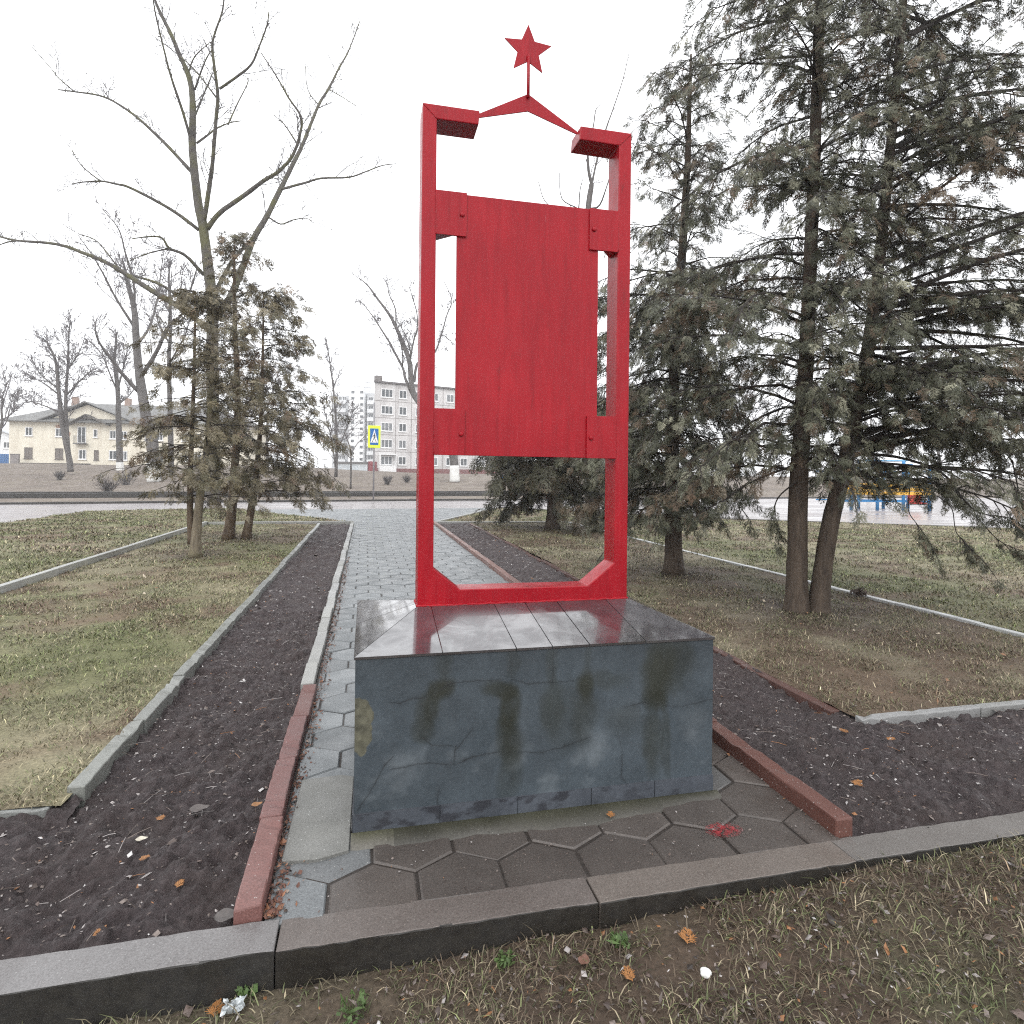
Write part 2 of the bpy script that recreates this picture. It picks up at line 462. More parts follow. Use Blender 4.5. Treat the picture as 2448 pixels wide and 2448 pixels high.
# ------------------------------------------------------------------ paving: hexagonal slabs
HW, HS = 0.315, 0.182
path_win = [(-0.315, 2.17), (1.93, 2.17), (1.93, 18.55), (-0.315, 18.55)]
apron_win = [(-0.32, 18.55), (1.93, 18.55), (5.55, 26.35), (-5.2, 25.6)]
hexo = [(HW / 2 * a, HS * b) for a, b in ((0, -1), (1, -0.5), (1, 0.5), (0, 1), (-1, 0.5), (-1, -0.5))]
pv = MB()
def put_hexes(win, b, xr, yr):
    for r in range(int(yr[0] / (1.5 * HS)) - 2, int(yr[1] / (1.5 * HS)) + 2):
        for q in range(int(xr[0] / HW) - 2, int(xr[1] / HW) + 2):
            cx = q * HW + (r % 2) * HW / 2 + 0.042; cy = r * 1.5 * HS + 0.07
            cx2 = cx + random.uniform(-0.004, 0.004); cy2 = cy + random.uniform(-0.004, 0.004)
            sc = 0.970
            pl = clip_convex([(cx2 + x * sc, cy2 + y * sc) for x, y in hexo], win)
            if len(pl) < 3: continue
            P2 = np.array(pl); c = P2.mean(0)
            if np.ptp(P2[:, 0]) < 0.03 or np.ptp(P2[:, 1]) < 0.03: continue
            tz = random.uniform(-0.004, 0.004); tx, ty = random.uniform(-0.012, 0.012), random.uniform(-0.012, 0.012)
            hz = lambda p: tz + tx * (p[0] - c[0]) + ty * (p[1] - c[1])
            top = [(c[0] + (p[0] - c[0]) * 0.955, c[1] + (p[1] - c[1]) * 0.955) for p in pl]
            n = len(pl)
            v = [(p[0], p[1], hz(p) - 0.03) for p in pl] + [(p[0], p[1], hz(p) - 0.006) for p in pl] + [(p[0], p[1], hz(p)) for p in top]
            fs = {4: [(i, (i + 1) % n, n + (i + 1) % n, n + i) for i in range(n)] + [(n + i, n + (i + 1) % n, 2 * n + (i + 1) % n, 2 * n + i) for i in range(n)]}
            if n == 4: fs[4].append((8, 9, 10, 11))
            else: fs[n] = [list(range(2 * n, 3 * n))]
            t = random.uniform(0.82, 1.1)
            dirt_reflect = float(max(sstep(2.95, 2.62, c[1]) * sstep(-0.2, 0.05, c[0]), sstep(4.2, 3.2, c[1]) * sstep(1.5, 1.7, c[0])))
            col = np.array((t, t, t)) * ((1 - dirt_reflect) * np.array((1, 1, 1)) + dirt_reflect * np.array((0.50, 0.395, 0.34)))  # brown from dirt, with the red frame's reflection put into the colour
            b.add(v, fs, tuple(col))
put_hexes(path_win, pv, (-0.4, 2), (2.1, 18.6))
put_hexes(apron_win, pv, (-6, 6), (18.4, 26.6))
tag(pv.build('paving', M['paver'], col=True), kind='structure')
jb = MB()
jb.poly([(-0.33, 2.17, -0.009), (1.94, 2.17, -0.009), (1.94, 18.55, -0.009), (-0.33, 18.55, -0.009)])
jb.poly([(-0.33, 18.55, -0.009), (1.94, 18.55, -0.009), (5.6, 26.4, -0.009), (-5.3, 25.65, -0.009)])
jb.poly([(-0.2, 2.17, -0.0065), (1.94, 2.17, -0.0065), (1.94, 2.75, -0.0065), (-0.2, 2.75, -0.0065)])
tag(jb.build('paving_bed', M['joint']), kind='structure')

# kerbs
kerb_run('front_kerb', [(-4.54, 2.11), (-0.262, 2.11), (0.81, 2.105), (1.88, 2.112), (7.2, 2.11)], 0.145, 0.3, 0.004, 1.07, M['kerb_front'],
         'wide grey concrete kerb crossing in front of the dark plinth', 0.006, lambda q: (0.86, 0.86, 0.86) if q[0] < -0.5 else ((0.58, 0.515, 0.475) if q[0] < 1.5 else (0.66, 0.635, 0.62)), gap=0.006, bevel=0.005, grime_shade=True)  # middle stones browner: dirt plus the frame's reflection painted into the tint
kerb_run('path_kerb', [(-0.372, 4.42), (-0.366, 18.3)], 0.085, 0.2, 0.055, 0.5, M['kerb'], 'narrow grey kerb stones edging the paved path on its bed side left of the plinth', 0.006, worn=True)
kerb_run('path_kerb', [(-0.368, 2.19), (-0.366, 4.4)], 0.09, 0.2, 0.062, 0.555, M['kerb_red'], 'red tinted kerb stones running beside the dark soil towards the front kerb', 0.006, worn=True)
kerb_run('path_kerb', [(1.968, 4.3), (1.972, 18.4)], 0.085, 0.2, 0.065, 0.5, M['kerb_redwood'], 'brownish kerb stones edging the path behind the red frame', 0.005, (1.65, 2.15, 2.35))
kerb_run('path_kerb', [(1.962, 2.19), (1.966, 4.28)], 0.085, 0.2, 0.075, 1.04, M['kerb_redwood'], 'brown red kerb stones beside the plinth on the tree side', 0.004, worn=True)
kerb_run('bed_kerb', [(-1.272, 3.21), (-1.26, 18.2)], 0.075, 0.2, 0.055, 0.8, M['kerb'], 'grey kerb between the grass and the soil bed on the bare tree side', 0.008, (0.72, 0.74, 0.72), worn=True)
kerb_run('bed_kerb', [(-6.0, 3.09), (-1.33, 3.13)], 0.08, 0.2, 0.03, 0.8, M['kerb'], 'short grey kerb across the front of the grass on the bare tree side', 0.012, (0.72, 0.74, 0.72), worn=True)
kerb_run('bed_kerb', [(2.93, 3.36), (3.02, 18.2)], 0.07, 0.2, 0.012, 1.0, M['kerb_redwood'], 'flush brown edging between the soil and the grass under the big conifers', 0.008, (0.75, 0.85, 0.9))
kerb_run('bed_kerb', [(2.95, 3.2), (7.5, 3.235)], 0.06, 0.2, 0.02, 0.9, M['kerb'], 'pale grey edging across the front of the grass under the big conifers', 0.012, (0.9, 0.9, 0.9), worn=True)
kerb_run('lawn_kerb', [(-4.2, 3.1), (-4.22, 17.6), (-4.21, 18.25)], 0.085, 0.26, 0.115, 1.0, M['kerb'], 'raised pale kerb along the outer edge of the grass with the thin conifers', 0.006, (1.12, 1.13, 1.12))
kerb_run('lawn_kerb', [(-4.15, 18.25), (-0.33, 18.3)], 0.085, 0.26, 0.095, 1.0, M['kerb'], 'raised kerb closing the far end of the grass with the thin conifers', 0.006, (1.0, 1.0, 0.98))
kerb_run('lawn_kerb', [(1.98, 18.4), (6.0, 18.0)], 0.085, 0.2, 0.055, 1.0, M['kerb'], 'kerb closing the far end of the grass seen through the red frame', 0.006)
kerb_run('lawn_kerb', [(6.06, 3.0), (6.06, 18.0)], 0.085, 0.2, 0.04, 1.0, M['kerb'], 'thin whitish kerb running past the conifer trunks', 0.005, (1.35, 1.38, 1.42))
kerb_run('apron_kerb', [(2.02, 18.5), (5.6, 26.3)], 0.08, 0.2, 0.045, 1.0, M['kerb'], 'diagonal kerb where the path widens towards the road', 0.005)
kerb_run('apron_kerb', [(5.6, 26.3), (6.6, 25.6), (11.75, 19.5), (19.1, 14.5), (32, 6.3)], 0.09, 0.2, 0.03, 1.0, M['kerb'], 'dark low kerb between the far grass and the wet square', 0.005, (0.45, 0.43, 0.42))

# ------------------------------------------------------------------ lawns
TRUNKS = [(4.75, 5.9, 0.95), (4.6, 8.7, 0.8), (5.0, 16.5, 0.9), (-2.9, 11.8, 0.5), (-2.8, 15, 0.8)]
GREEN = np.array((0.070, 0.080, 0.034)); STRAW = np.array((0.185, 0.160, 0.108)); BROWN = np.array((0.098, 0.066, 0.046)); OLIVE = np.array((0.115, 0.108, 0.052))
def lawncol(x, y, side):
    a = fbm(x * 0.55 + 3, y * 0.55, 4); b = fbm(x * 1.7 - 5, y * 1.7 + 8, 4); c = fbm(x * 6, y * 6, 3)
    x = np.asarray(x); y = np.asarray(y)
    gbias = {'left': 0.05, 'outer_left': 0.16, 'right': -0.12, 'outer_right': 0.06, 'front': -0.02}[side]
    tg = np.clip((a - 0.5) * 2.0 + 0.45 + gbias * 2.2, 0, 1)[..., None]
    col = STRAW * (1 - tg) + (GREEN * 0.55 + OLIVE * 0.45) * tg
    tb = np.clip((b - 0.47) * 3.6 + (0.36 if side in ('right', 'front') else 0.0), 0, 0.85)[..., None]
    col = col * (1 - tb) + BROWN * tb
    for tx, ty, r in TRUNKS:
        k = np.exp(-(((x - tx) / r) ** 2 + ((y - ty) / (r * 1.1)) ** 2) * 0.9)[..., None] * (0.55 + 0.6 * c[..., None])
        k = np.clip(k, 0, 0.9)
        col = col * (1 - k) + np.array((0.062, 0.044, 0.036)) * k
    gain = {'left': 1.38, 'outer_left': 1.45, 'right': 1.0, 'outer_right': 1.4, 'front': 0.85}[side]
    return col * (0.75 + 0.5 * c[..., None]) * gain

def lawn_z(x, y, side):
    base = {'left': 0.02, 'outer_left': 0.075, 'right': 0.015, 'outer_right': 0.0, 'front': -0.135}[side]
    if side == 'front': base = np.interp(np.asarray(x, float), [-1.2, -0.26, 0.8, 1.9, 2.9, 4], [-0.135, -0.125, -0.092, -0.042, -0.012, 0.0]) + 0.012 * (fbm(np.asarray(x) * 9, np.asarray(y) * 9, 3) - 0.5) * 2
    return base + 0.03 * (fbm(x * 1.3, y * 1.3, 3) - 0.5) + 0.02 * (fbm(x * 7, y * 7, 2) - 0.5)

LAWNS = {
    'left': ([(-4.16, 3.10), (-1.30, 3.10), (-1.295, 3.3), (-1.29, 18.25), (-4.16, 18.22)], 0.07),
    'outer_left': ([(-9.3, 2.6), (-4.25, 2.6), (-4.25, 18.28), (-0.45, 18.34), (-4.9, 25.2), (-9.2, 23.8)], 0.13),
    'right': ([(2.96, 3.23), (6.02, 3.24), (6.02, 18.0), (3.04, 18.3)], 0.07),
    'outer_right': ([(6.1, 2.6), (32, 2.6), (32, 6.2), (19.1, 14.4), (11.7, 19.4), (6.55, 25.5), (5.55, 26.1), (2.1, 18.5), (6.1, 18.1)], 0.15),
    'front': ([(-3.2, 0.6), (6.5, 0.6), (6.5, 2.05), (-3.2, 2.05)], 0.025),
}
def blades(poly, side, dens, hgt, wid, zone, name):
    x0 = max(min(p[0] for p in poly), zone[0]); x1 = min(max(p[0] for p in poly), zone[1])
    y0 = max(min(p[1] for p in poly), zone[2]); y1 = min(max(p[1] for p in poly), zone[3])
    n = int(dens * (x1 - x0) * (y1 - y0))
    x = rng.uniform(x0, x1, n); y = rng.uniform(y0, y1, n)
    # only where the camera can see
    d = SY * x + CY * y; u = (CY * x - SY * y) / np.maximum(d, 0.05)
    k = inside(x, y, poly) & (d > 0.9) & (np.abs(u) < 1.3)
    clump = fbm(x * 3.1 + 40, y * 3.1, 3)
    k &= rng.random(n) < np.clip(0.25 + (clump - 0.35) * 3.2, 0.1, 1)
    x, y, clump = x[k], y[k], clump[k]; n = len(x)
    col = lawncol(x, y, side)
    r = rng.random(n)
    straw = r < (0.24 if side == 'front' else 0.33); gr = r > 0.72
    col[straw] = col[straw] * 0.35 + STRAW * 0.8 * rng.uniform(0.7, 1.5, straw.sum())[:, None]
    gfac = 0.75 if side in ('right', 'front') else 1.0
    col[gr] = col[gr] * 0.4 + GREEN * gfac * np.array((0.9, 1.05, 0.9)) * rng.uniform(0.7, 1.6, gr.sum())[:, None]
    col *= np.exp(rng.normal(0, 0.42, n))[:, None]
    h = hgt * rng.uniform(0.45, 1.25, n) * (0.7 + 0.7 * clump)
    az = rng.uniform(0, 2 * math.pi, n); lean = rng.uniform(0.75, 1.5, n)
    dx, dy = np.cos(az), np.sin(az); wx, wy = -dy, dx
    ww = wid * rng.uniform(0.6, 1.3, n)
    z = lawn_z(x, y, side) - 0.004
    def pt(t, wf):
        out = h * np.sin(lean) * t ** 1.35; up = h * np.cos(lean * (0.45 + 0.55 * t)) * t
        return np.stack((x + dx * out + wx * ww * wf, y + dy * out + wy * ww * wf, z + np.maximum(up, 0.004 * t) + 0.003), -1)
    V = np.stack((pt(0, -.5), pt(0, .5), pt(.55, -.42), pt(.55, .42), pt(1, 0)), 1)
    b = MB()
    off = np.arange(n)[:, None] * 5
    b.add(V.reshape(-1, 3), {4: np.array((0, 1, 3, 2)) + off, 3: np.array((2, 3, 4)) + off}, np.repeat(col, 5, axis=0))
    return b
for side, (poly, res) in LAWNS.items():
    x0 = min(p[0] for p in poly); x1 = max(p[0] for p in poly); y0 = min(p[1] for p in poly); y1 = max(p[1] for p in poly)
    nx = int((x1 - x0) / res) + 2; ny = int((y1 - y0) / res) + 2
    X, Y = np.meshgrid(np.linspace(x0, x1, nx), np.linspace(y0, y1, ny))
    b = MB(); Zz = lawn_z(X, Y, side)
    C = lawncol(X, Y, side)
    if side == 'front': C = C * 0.45 + np.array((0.052, 0.038, 0.030)) * 0.55
    b.grid(X, Y, Zz, C)
    f = b.f[4][0]; cx = X.reshape(-1)[f].mean(1); cy = Y.reshape(-1)[f].mean(1)
    b.f[4][0] = f[inside(cx, cy, poly)]
    tag(b.build('lawn', M['turf'], col=True, smooth=True), kind='structure')
def gmerge(name, parts):
    b = MB()
    for p in parts: 
        for v, c in zip(p.v, p.c): b.v.append(v); b.c.append(c)
        for k, arrs in p.f.items():
            for a in arrs: b.f.setdefault(k, []).append(a + b.n)
        b.n += p.n
    return tag(b.build(name, M['grass'], col=True), kind='stuff')
A = -99, 99
L_ = LAWNS
gmerge('grass', [blades(L_['left'][0], 'left', d, h, w_, (-99, 99, a, e), '') for d, h, w_, a, e in
    ((4600, 0.045, 0.0045, 0, 6), (2300, 0.048, 0.007, 6, 10), (900, 0.055, 0.012, 10, 19))])
gmerge('grass', [blades(L_['right'][0], 'right', d, h, w_, (-99, 99, a, e), '') for d, h, w_, a, e in
    ((3800, 0.045, 0.0045, 0, 6), (1900, 0.048, 0.007, 6, 10), (800, 0.055, 0.012, 10, 19))])
gmerge('grass', [blades(L_['outer_left'][0], 'outer_left', d, h, w_, (-9.3, 99, a, e), '') for d, h, w_, a, e in
    ((1300, 0.06, 0.011, 6, 12), (600, 0.07, 0.018, 12, 26))])
gmerge('grass', [blades(L_['outer_right'][0], 'outer_right', d, h, w_, (2, 20, a, e), '') for d, h, w_, a, e in
    ((1300, 0.06, 0.010, 3, 9), (600, 0.065, 0.016, 9, 26))])
gmerge('grass', [blades(L_['front'][0], 'front', 5600, 0.045, 0.0036, (-2.2, 4.2, 0.9, 2.04), ''),
                 blades(L_['front'][0], 'front', 420, 0.085, 0.004, (-2.2, 4.2, 1.85, 2.035), '')])

# ------------------------------------------------------------------ soil beds
def soil_z(x, y):
    z = -0.072 + 0.07 * fbm(x * 4.2, y * 4.2, 3)
    z = z + 0.055 * np.clip(fbm(x * 12 + 5, y * 12, 3) - 0.42, 0, 1) * 2
    z = z + 0.034 * np.abs(fbm(x * 26 + 5, y * 26, 2) - 0.5) * 2
    z = z + 0.02 * (fbm(x * 60, y * 60, 2) - 0.5)
    return z
def bed(rects):
    b = MB()
    for x0, x1, y0, y1, r in rects:
        X, Y = np.meshgrid(np.linspace(x0, x1, int((x1 - x0) / r) + 2), np.linspace(y0, y1, int((y1 - y0) / r) + 2))
        b.grid(X, Y, soil_z(X, Y))
    if rects[0][0] < -1:
        X, Y = np.meshgrid(np.linspace(-1.335, -1.235, 10), np.linspace(3.0, 3.2, 14)); b.grid(X, Y, soil_z(X, Y) + 0.03 * sstep(3.0, 3.09, Y))
    return tag(b.build('soil_bed', M['soil'], smooth=True), kind='structure')
BEDS = [[(-1.24, -0.4, 2.17, 7, 0.014), (-1.24, -0.4, 7, 18.3, 0.035), (-4.2, -1.2, 2.17, 3.16, 0.02)],
        [(2.0, 2.93, 2.17, 7, 0.016), (2.0, 2.99, 7, 18.4, 0.04), (2.9, 6.9, 2.17, 3.4, 0.02)]]
for r in BEDS: bed(r)

# chips, sprigs and leaf bits lying about
def flakes(b, x, y, z, size, col, flat=0.5):
    n = len(x)
    az = rng.uniform(0, 2 * math.pi, n); tx = rng.normal(0, flat, n); ty = rng.normal(0, flat, n)
    asp = rng.uniform(0.25, 0.9, n)
    ax = np.stack((np.cos(az), np.sin(az), tx), -1) * size[:, None]; ay = np.stack((-np.sin(az), np.cos(az), ty), -1) * (size * asp)[:, None]
    c = np.stack((x, y, z), -1)
    up = np.zeros((n, 3)); up[:, 2] = size * 0.25
    j = lambda: rng.uniform(0.6, 1.15, n)[:, None]
    V = np.stack((c - ax * j(), c - ay * j(), c + ax * j(), c + ay * j(), c + up), 1)
    off = np.arange(n)[:, None] * 5
    b.add(V.reshape(-1, 3), {3: np.concatenate([np.array(t) + off for t in ((0, 1, 4), (1, 2, 4), (2, 3, 4), (3, 0, 4))])}, np.repeat(col, 5, axis=0))
def pal(n, cols, p):
    c = np.array(cols)[rng.choice(len(cols), n, p=p)]
    return c * rng.uniform(0.65, 1.25, n)[:, None]
CHIP = [(0.30, 0.275, 0.265), (0.16, 0.13, 0.115), (0.26, 0.12, 0.05), (0.095, 0.07, 0.06), (0.5, 0.48, 0.47)]
for rects, nm in ((BEDS[0], 0), (BEDS[1], 1)):
    b = MB()
    for x0, x1, y0, y1, r in rects:
        dens = 520 if y1 < 7.5 else 170
        n = int((x1 - x0) * (y1 - y0) * dens)
        x = rng.uniform(x0, x1, n); y = rng.uniform(y0, y1, n)
        sz = np.exp(rng.normal(math.log(0.0060 if y1 < 7.5 else 0.010), 0.5, n))
        flakes(b, x, y, soil_z(x, y) + 0.008, sz, pal(n, CHIP, [0.34, 0.34, 0.04, 0.22, 0.06]), 0.35)
        m = n // 14                                     # longer straws and twigs
        x = rng.uniform(x0, x1, m); y = rng.uniform(y0, y1, m); az = rng.uniform(0, 6.28, m); L = rng.uniform(0.015, 0.06, m)
        for i in range(m):
            p = np.array((x[i], y[i], soil_z(x[i], y[i]) + 0.006)); d = np.array((math.cos(az[i]), math.sin(az[i]), 0.1)) * L[i]
            b.tube([p - d, p + (0, 0, 0.003), p + d], 0.0014, 3, pal(1, CHIP, [0.3, 0.4, 0.06, 0.24, 0.0])[0])
    tag(b.build('plant_litter', M['litter'], col=True), kind='stuff')
b = MB()                                                # leaf bits in the gutter along the path kerb and on the pavers
n = 1500; y = 2.2 + 9 * rng.random(n) ** 1.6; x = -0.318 + np.abs(rng.normal(0, 0.032, n))
flakes(b, x, y, np.full(n, 0.006), np.exp(rng.normal(math.log(0.009), 0.35, n)), pal(n, [(0.14, 0.06, 0.04), (0.24, 0.11, 0.06), (0.07, 0.045, 0.035), (0.33, 0.25, 0.2)], [0.45, 0.2, 0.3, 0.05]), 0.4)
n = 260; x = rng.uniform(-0.3, 1.9, n); y = rng.uniform(2.19, 2.62, n)
flakes(b, x, y, np.full(n, 0.008), np.exp(rng.normal(math.log(0.0042), 0.4, n)), pal(n, CHIP, [0.2, 0.3, 0.02, 0.46, 0.02]), 0.3)
n = 160; y = 2.2 + 4 * rng.random(n); x = 1.92 - np.abs(rng.normal(0, 0.03, n))
flakes(b, x, y, np.full(n, 0.006), np.exp(rng.normal(math.log(0.007), 0.35, n)), pal(n, CHIP, [0.1, 0.4, 0.2, 0.3, 0.0]), 0.4)
n = 5200; x = rng.uniform(-1.6, 3.6, n); y = rng.uniform(1.0, 2.03, n)
flakes(b, x, y, lawn_z(x, y, 'front') + 0.014, np.exp(rng.normal(math.log(0.007), 0.5, n)), pal(n, CHIP + [(0.05, 0.04, 0.035)], [0.1, 0.25, 0.1, 0.3, 0.02, 0.23]), 0.4)
n = 1100; x = rng.uniform(-4, 6, n); y = rng.uniform(3.2, 14, n); k = ((x < -1.35) | (x > 3.1)); x, y = x[k], y[k]; n = len(x)
flakes(b, x, y, np.where(x < 0, lawn_z(x, y, 'left'), lawn_z(x, y, 'right')) + 0.02, np.exp(rng.normal(math.log(0.013), 0.4, n)), pal(n, [(0.2, 0.11, 0.06), (0.4, 0.34, 0.26), (0.1, 0.07, 0.05)], [0.45, 0.25, 0.3]), 0.4)
tag(b.build('leaf_litter', M['litter'], col=True), kind='stuff')
# ------------------------------------------------------------------ the memorial
mem = thing('memorial', 'bright red steel frame with a star above a dark blue grey plinth', 'memorial', (0.79, 3.2, 0))
MO = (0.79, 3.2, 0)
PX0, PX1, PY0, PY1, PZ = -0.035, 1.607, 2.63, 3.79, 0.737

def cpx(x, y, sc=0.5176, ox=800, oy=1400):              # pixel of the photo -> X, Z on the plinth's front face
    p = PYl(ox + sc * x, oy + sc * y, PY0); return p[0], p[2]
def plinth_paint():
    m = Mat('slate_blue_paint')
    n1 = m.ramp(m.noise(5, 6, 0.65), [(0.3, 0.78), (0.7, 1.18)])
    n2 = m.ramp(m.noise(55, 4, 0.6), [(0.3, 0.88), (0.7, 1.1)])
    c = m.mix(1.0, m.mix(1.0, m.attr(), n1, 'MULTIPLY'), n2, 'MULTIPLY')
    m.base(c).rough(m.ramp(m.noise(7, 5), [(0.35, 0.36), (0.65, 0.6)])).spec(0.4)
    m.bump(m.mix(0.5, m.noise(90, 4), m.noise(12, 4)), 0.25, 0.008); return m.m
def segd(x, z, a, b):
    ax, az = a; bx, bz = b; L2 = (bx-ax)**2 + (bz-az)**2 + 1e-12
    t = np.clip(((x-ax)*(bx-ax) + (z-az)*(bz-az)) / L2, 0, 1)
    return np.hypot(x - ax - t*(bx-ax), z - az - t*(bz-az))
nx, nz = 460, 210
X, Z = np.meshgrid(np.linspace(PX0, PX1, nx), np.linspace(0.0, PZ, nz))
BL = np.array((0.054, 0.068, 0.080))
C = np.broadcast_to(BL, X.shape + (3,)).copy()
a = fbm(X * 4, Z * 4, 5)[..., None]; C *= 0.72 + 0.56 * a
pale = np.clip((fbm(X * 6 + 9, Z * 7, 4) - 0.52) * 5, 0, 1) * sstep(0.55, 0.15, Z) * 0.5
C = C * (1 - pale[..., None]) + np.array((0.16, 0.18, 0.195)) * pale[..., None]
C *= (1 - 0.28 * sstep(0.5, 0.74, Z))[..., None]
wx = X + 0.05 * (fbm(X * 9, Z * 9, 3) - 0.5); wz = Z + 0.06 * (fbm(X * 8 + 30, Z * 8, 3) - 0.5)
STAINS = [(490, 470, 55, 50, .95), (440, 560, 50, 70, .8), (415, 660, 40, 50, .55), (770, 480, 75, 35, .85), (815, 560, 50, 90, .9), (800, 700, 55, 110, .75), (805, 880, 45, 120, .4),
          (1005, 560, 40, 110, .5), (1160, 470, 40, 70, .9), (1150, 620, 60, 120, .45), (1070, 600, 90, 130, .3), (1500, 400, 75, 150, .9), (1480, 520, 60, 60, .7), (1590, 350, 60, 130, .55),
          (1465, 720, 45, 150, .6), (1530, 720, 25, 130, .5), (1340, 620, 90, 60, .3), (1250, 430, 90, 40, .4), (500, 350, 30, 60, .4), (820, 340, 25, 60, .35), (1010, 350, 20, 90, .4), (1180, 330, 20, 70, .3)]
g1 = fbm(X * 28, Z * 12, 4)
for (sx, sy, rx, ry, s_) in STAINS:
    cx, cz = cpx(sx, sy); rx *= 0.00098; ry *= 0.00098
    q = ((wx - cx) / rx) ** 2 + ((wz - cz) / ry) ** 2
    k = np.clip(sstep(2.3, 0.1, q + 1.5 * (g1 - 0.5)) * s_ * (0.6 + 0.8 * g1), 0, 0.93)[..., None]
    C = C * (1 - k) + np.array((0.021, 0.023, 0.016)) * k
CR = [[(100,1040),(160,960),(230,830),(270,790)], [(480,930),(472,1110)], [(560,740),(550,830),(640,790),(740,770),(860,770),(960,770),(1060,745),(1180,700)], [(1310,680),(1330,780),(1325,880),(1360,930)],
      [(490,310),(500,400),(530,470)], [(820,320),(815,430)], [(1010,290),(1010,450)], [(250,540),(300,545),(360,520),(420,520),(540,450),(660,440),(820,430),(900,455),(1100,440),(1180,400)],
      [(400,700),(450,740),(540,740)], [(1240,530),(1340,560),(1420,540),(1600,560),(1760,520)], [(640,790),(560,830),(420,820),(260,850)], [(800,1000),(805,1090)], [(560,760),(640,660)]]
jx = X + 0.008 * (fbm(X * 40, Z * 40, 2) - 0.5); jz = Z + 0.008 * (fbm(X * 40 + 7, Z * 40, 2) - 0.5)
for pl in CR:
    w_ = [cpx(*p) for p in pl]
    for p, q in zip(w_[:-1], w_[1:]):
        dd = segd(jx, jz, p, q)
        k = ((sstep(0.0036, 0.0008, dd) * 0.6 + sstep(0.02, 0.003, dd) * 0.12) * np.clip(2.2 * fbm(X * 13, Z * 13, 2) - 0.25, 0.1, 1))[..., None]
        C = C * (1 - k) + np.array((0.016, 0.018, 0.02)) * k
for (sx, sy, rx, ry) in ((105, 640, 55, 110), (120, 720, 40, 60)):       # broken edge, raw mossy concrete
    cx, cz = cpx(sx, sy)
    q = ((wx - cx) / (rx * 0.00098)) ** 2 + ((wz - cz) / (ry * 0.00098)) ** 2
    q = q + 1.6 * (fbm(X * 22, Z * 22, 3) - 0.5)
    k = sstep(1.05, 0.9, q)[..., None]
    raw = np.array((0.095, 0.092, 0.066)) * (0.4 + 1.2 * fbm(X * 45, Z * 45, 3))[..., None]
    C = C * (1 - k) + raw * k
body = MB(); Yf = np.full_like(X, PY0) - 0.004 * (fbm(X * 3, Z * 3, 3) - 0.5)
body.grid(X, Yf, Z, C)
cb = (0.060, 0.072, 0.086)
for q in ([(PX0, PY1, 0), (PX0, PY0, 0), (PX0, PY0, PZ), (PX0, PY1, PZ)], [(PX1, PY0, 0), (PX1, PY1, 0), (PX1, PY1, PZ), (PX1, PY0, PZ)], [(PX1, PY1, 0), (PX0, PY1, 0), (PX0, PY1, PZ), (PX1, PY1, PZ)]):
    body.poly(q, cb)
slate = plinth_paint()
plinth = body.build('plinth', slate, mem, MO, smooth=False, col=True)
# skirting course of thin slabs at the foot
sk = MB(); xs_ = [PX0 - 0.004, 0.32, 0.66, 1.0, 1.31, PX1 + 0.004]
nxk = 200
for i in range(5):
    x0, x1 = xs_[i] + 0.0015, xs_[i + 1] - 0.0015
    X2, Z2 = np.meshgrid(np.linspace(x0, x1, 70), np.linspace(-0.01, 0.088, 24))
    k = np.clip((fbm(X2 * 14 + 3, Z2 * 26, 4) - 0.5) * 9, 0, 1)[..., None] * (0.85 if i < 3 else 0.5)
    c2 = np.array((0.062, 0.070, 0.084)) * (0.8 + 0.4 * fbm(X2 * 9, Z2 * 9, 3))[..., None]
    c2 = c2 * (1 - k) + np.array((0.024, 0.025, 0.031)) * k
    sk.grid(X2, np.full_like(X2, PY0 - 0.0075), Z2, c2)
    sk.add([(x0, PY0 - 0.0075, 0.088), (x1, PY0 - 0.0075, 0.088), (x1, PY0 + 0.006, 0.089), (x0, PY0 + 0.006, 0.089)], {4: [(0, 1, 2, 3)]}, (0.06, 0.065, 0.075))
    for xx in (x0, x1): sk.add([(xx, PY0 - 0.0075, -0.01), (xx, PY0 + 0.004, -0.01), (xx, PY0 + 0.004, 0.088), (xx, PY0 - 0.0075, 0.088)], {4: [(0, 1, 2, 3)]}, (0.03, 0.03, 0.035))
sk.box((PX0 - 0.006, PY0 + 0.003, -0.01), (PX0, PY1, 0.085), (0.05, 0.055, 0.065)); sk.box((PX1, PY0 + 0.003, -0.01), (PX1 + 0.006, PY1, 0.085), (0.05, 0.055, 0.065))
o = sk.build('skirting', slate, plinth, None, col=True); o.location = (-MO[0], -MO[1], 0)

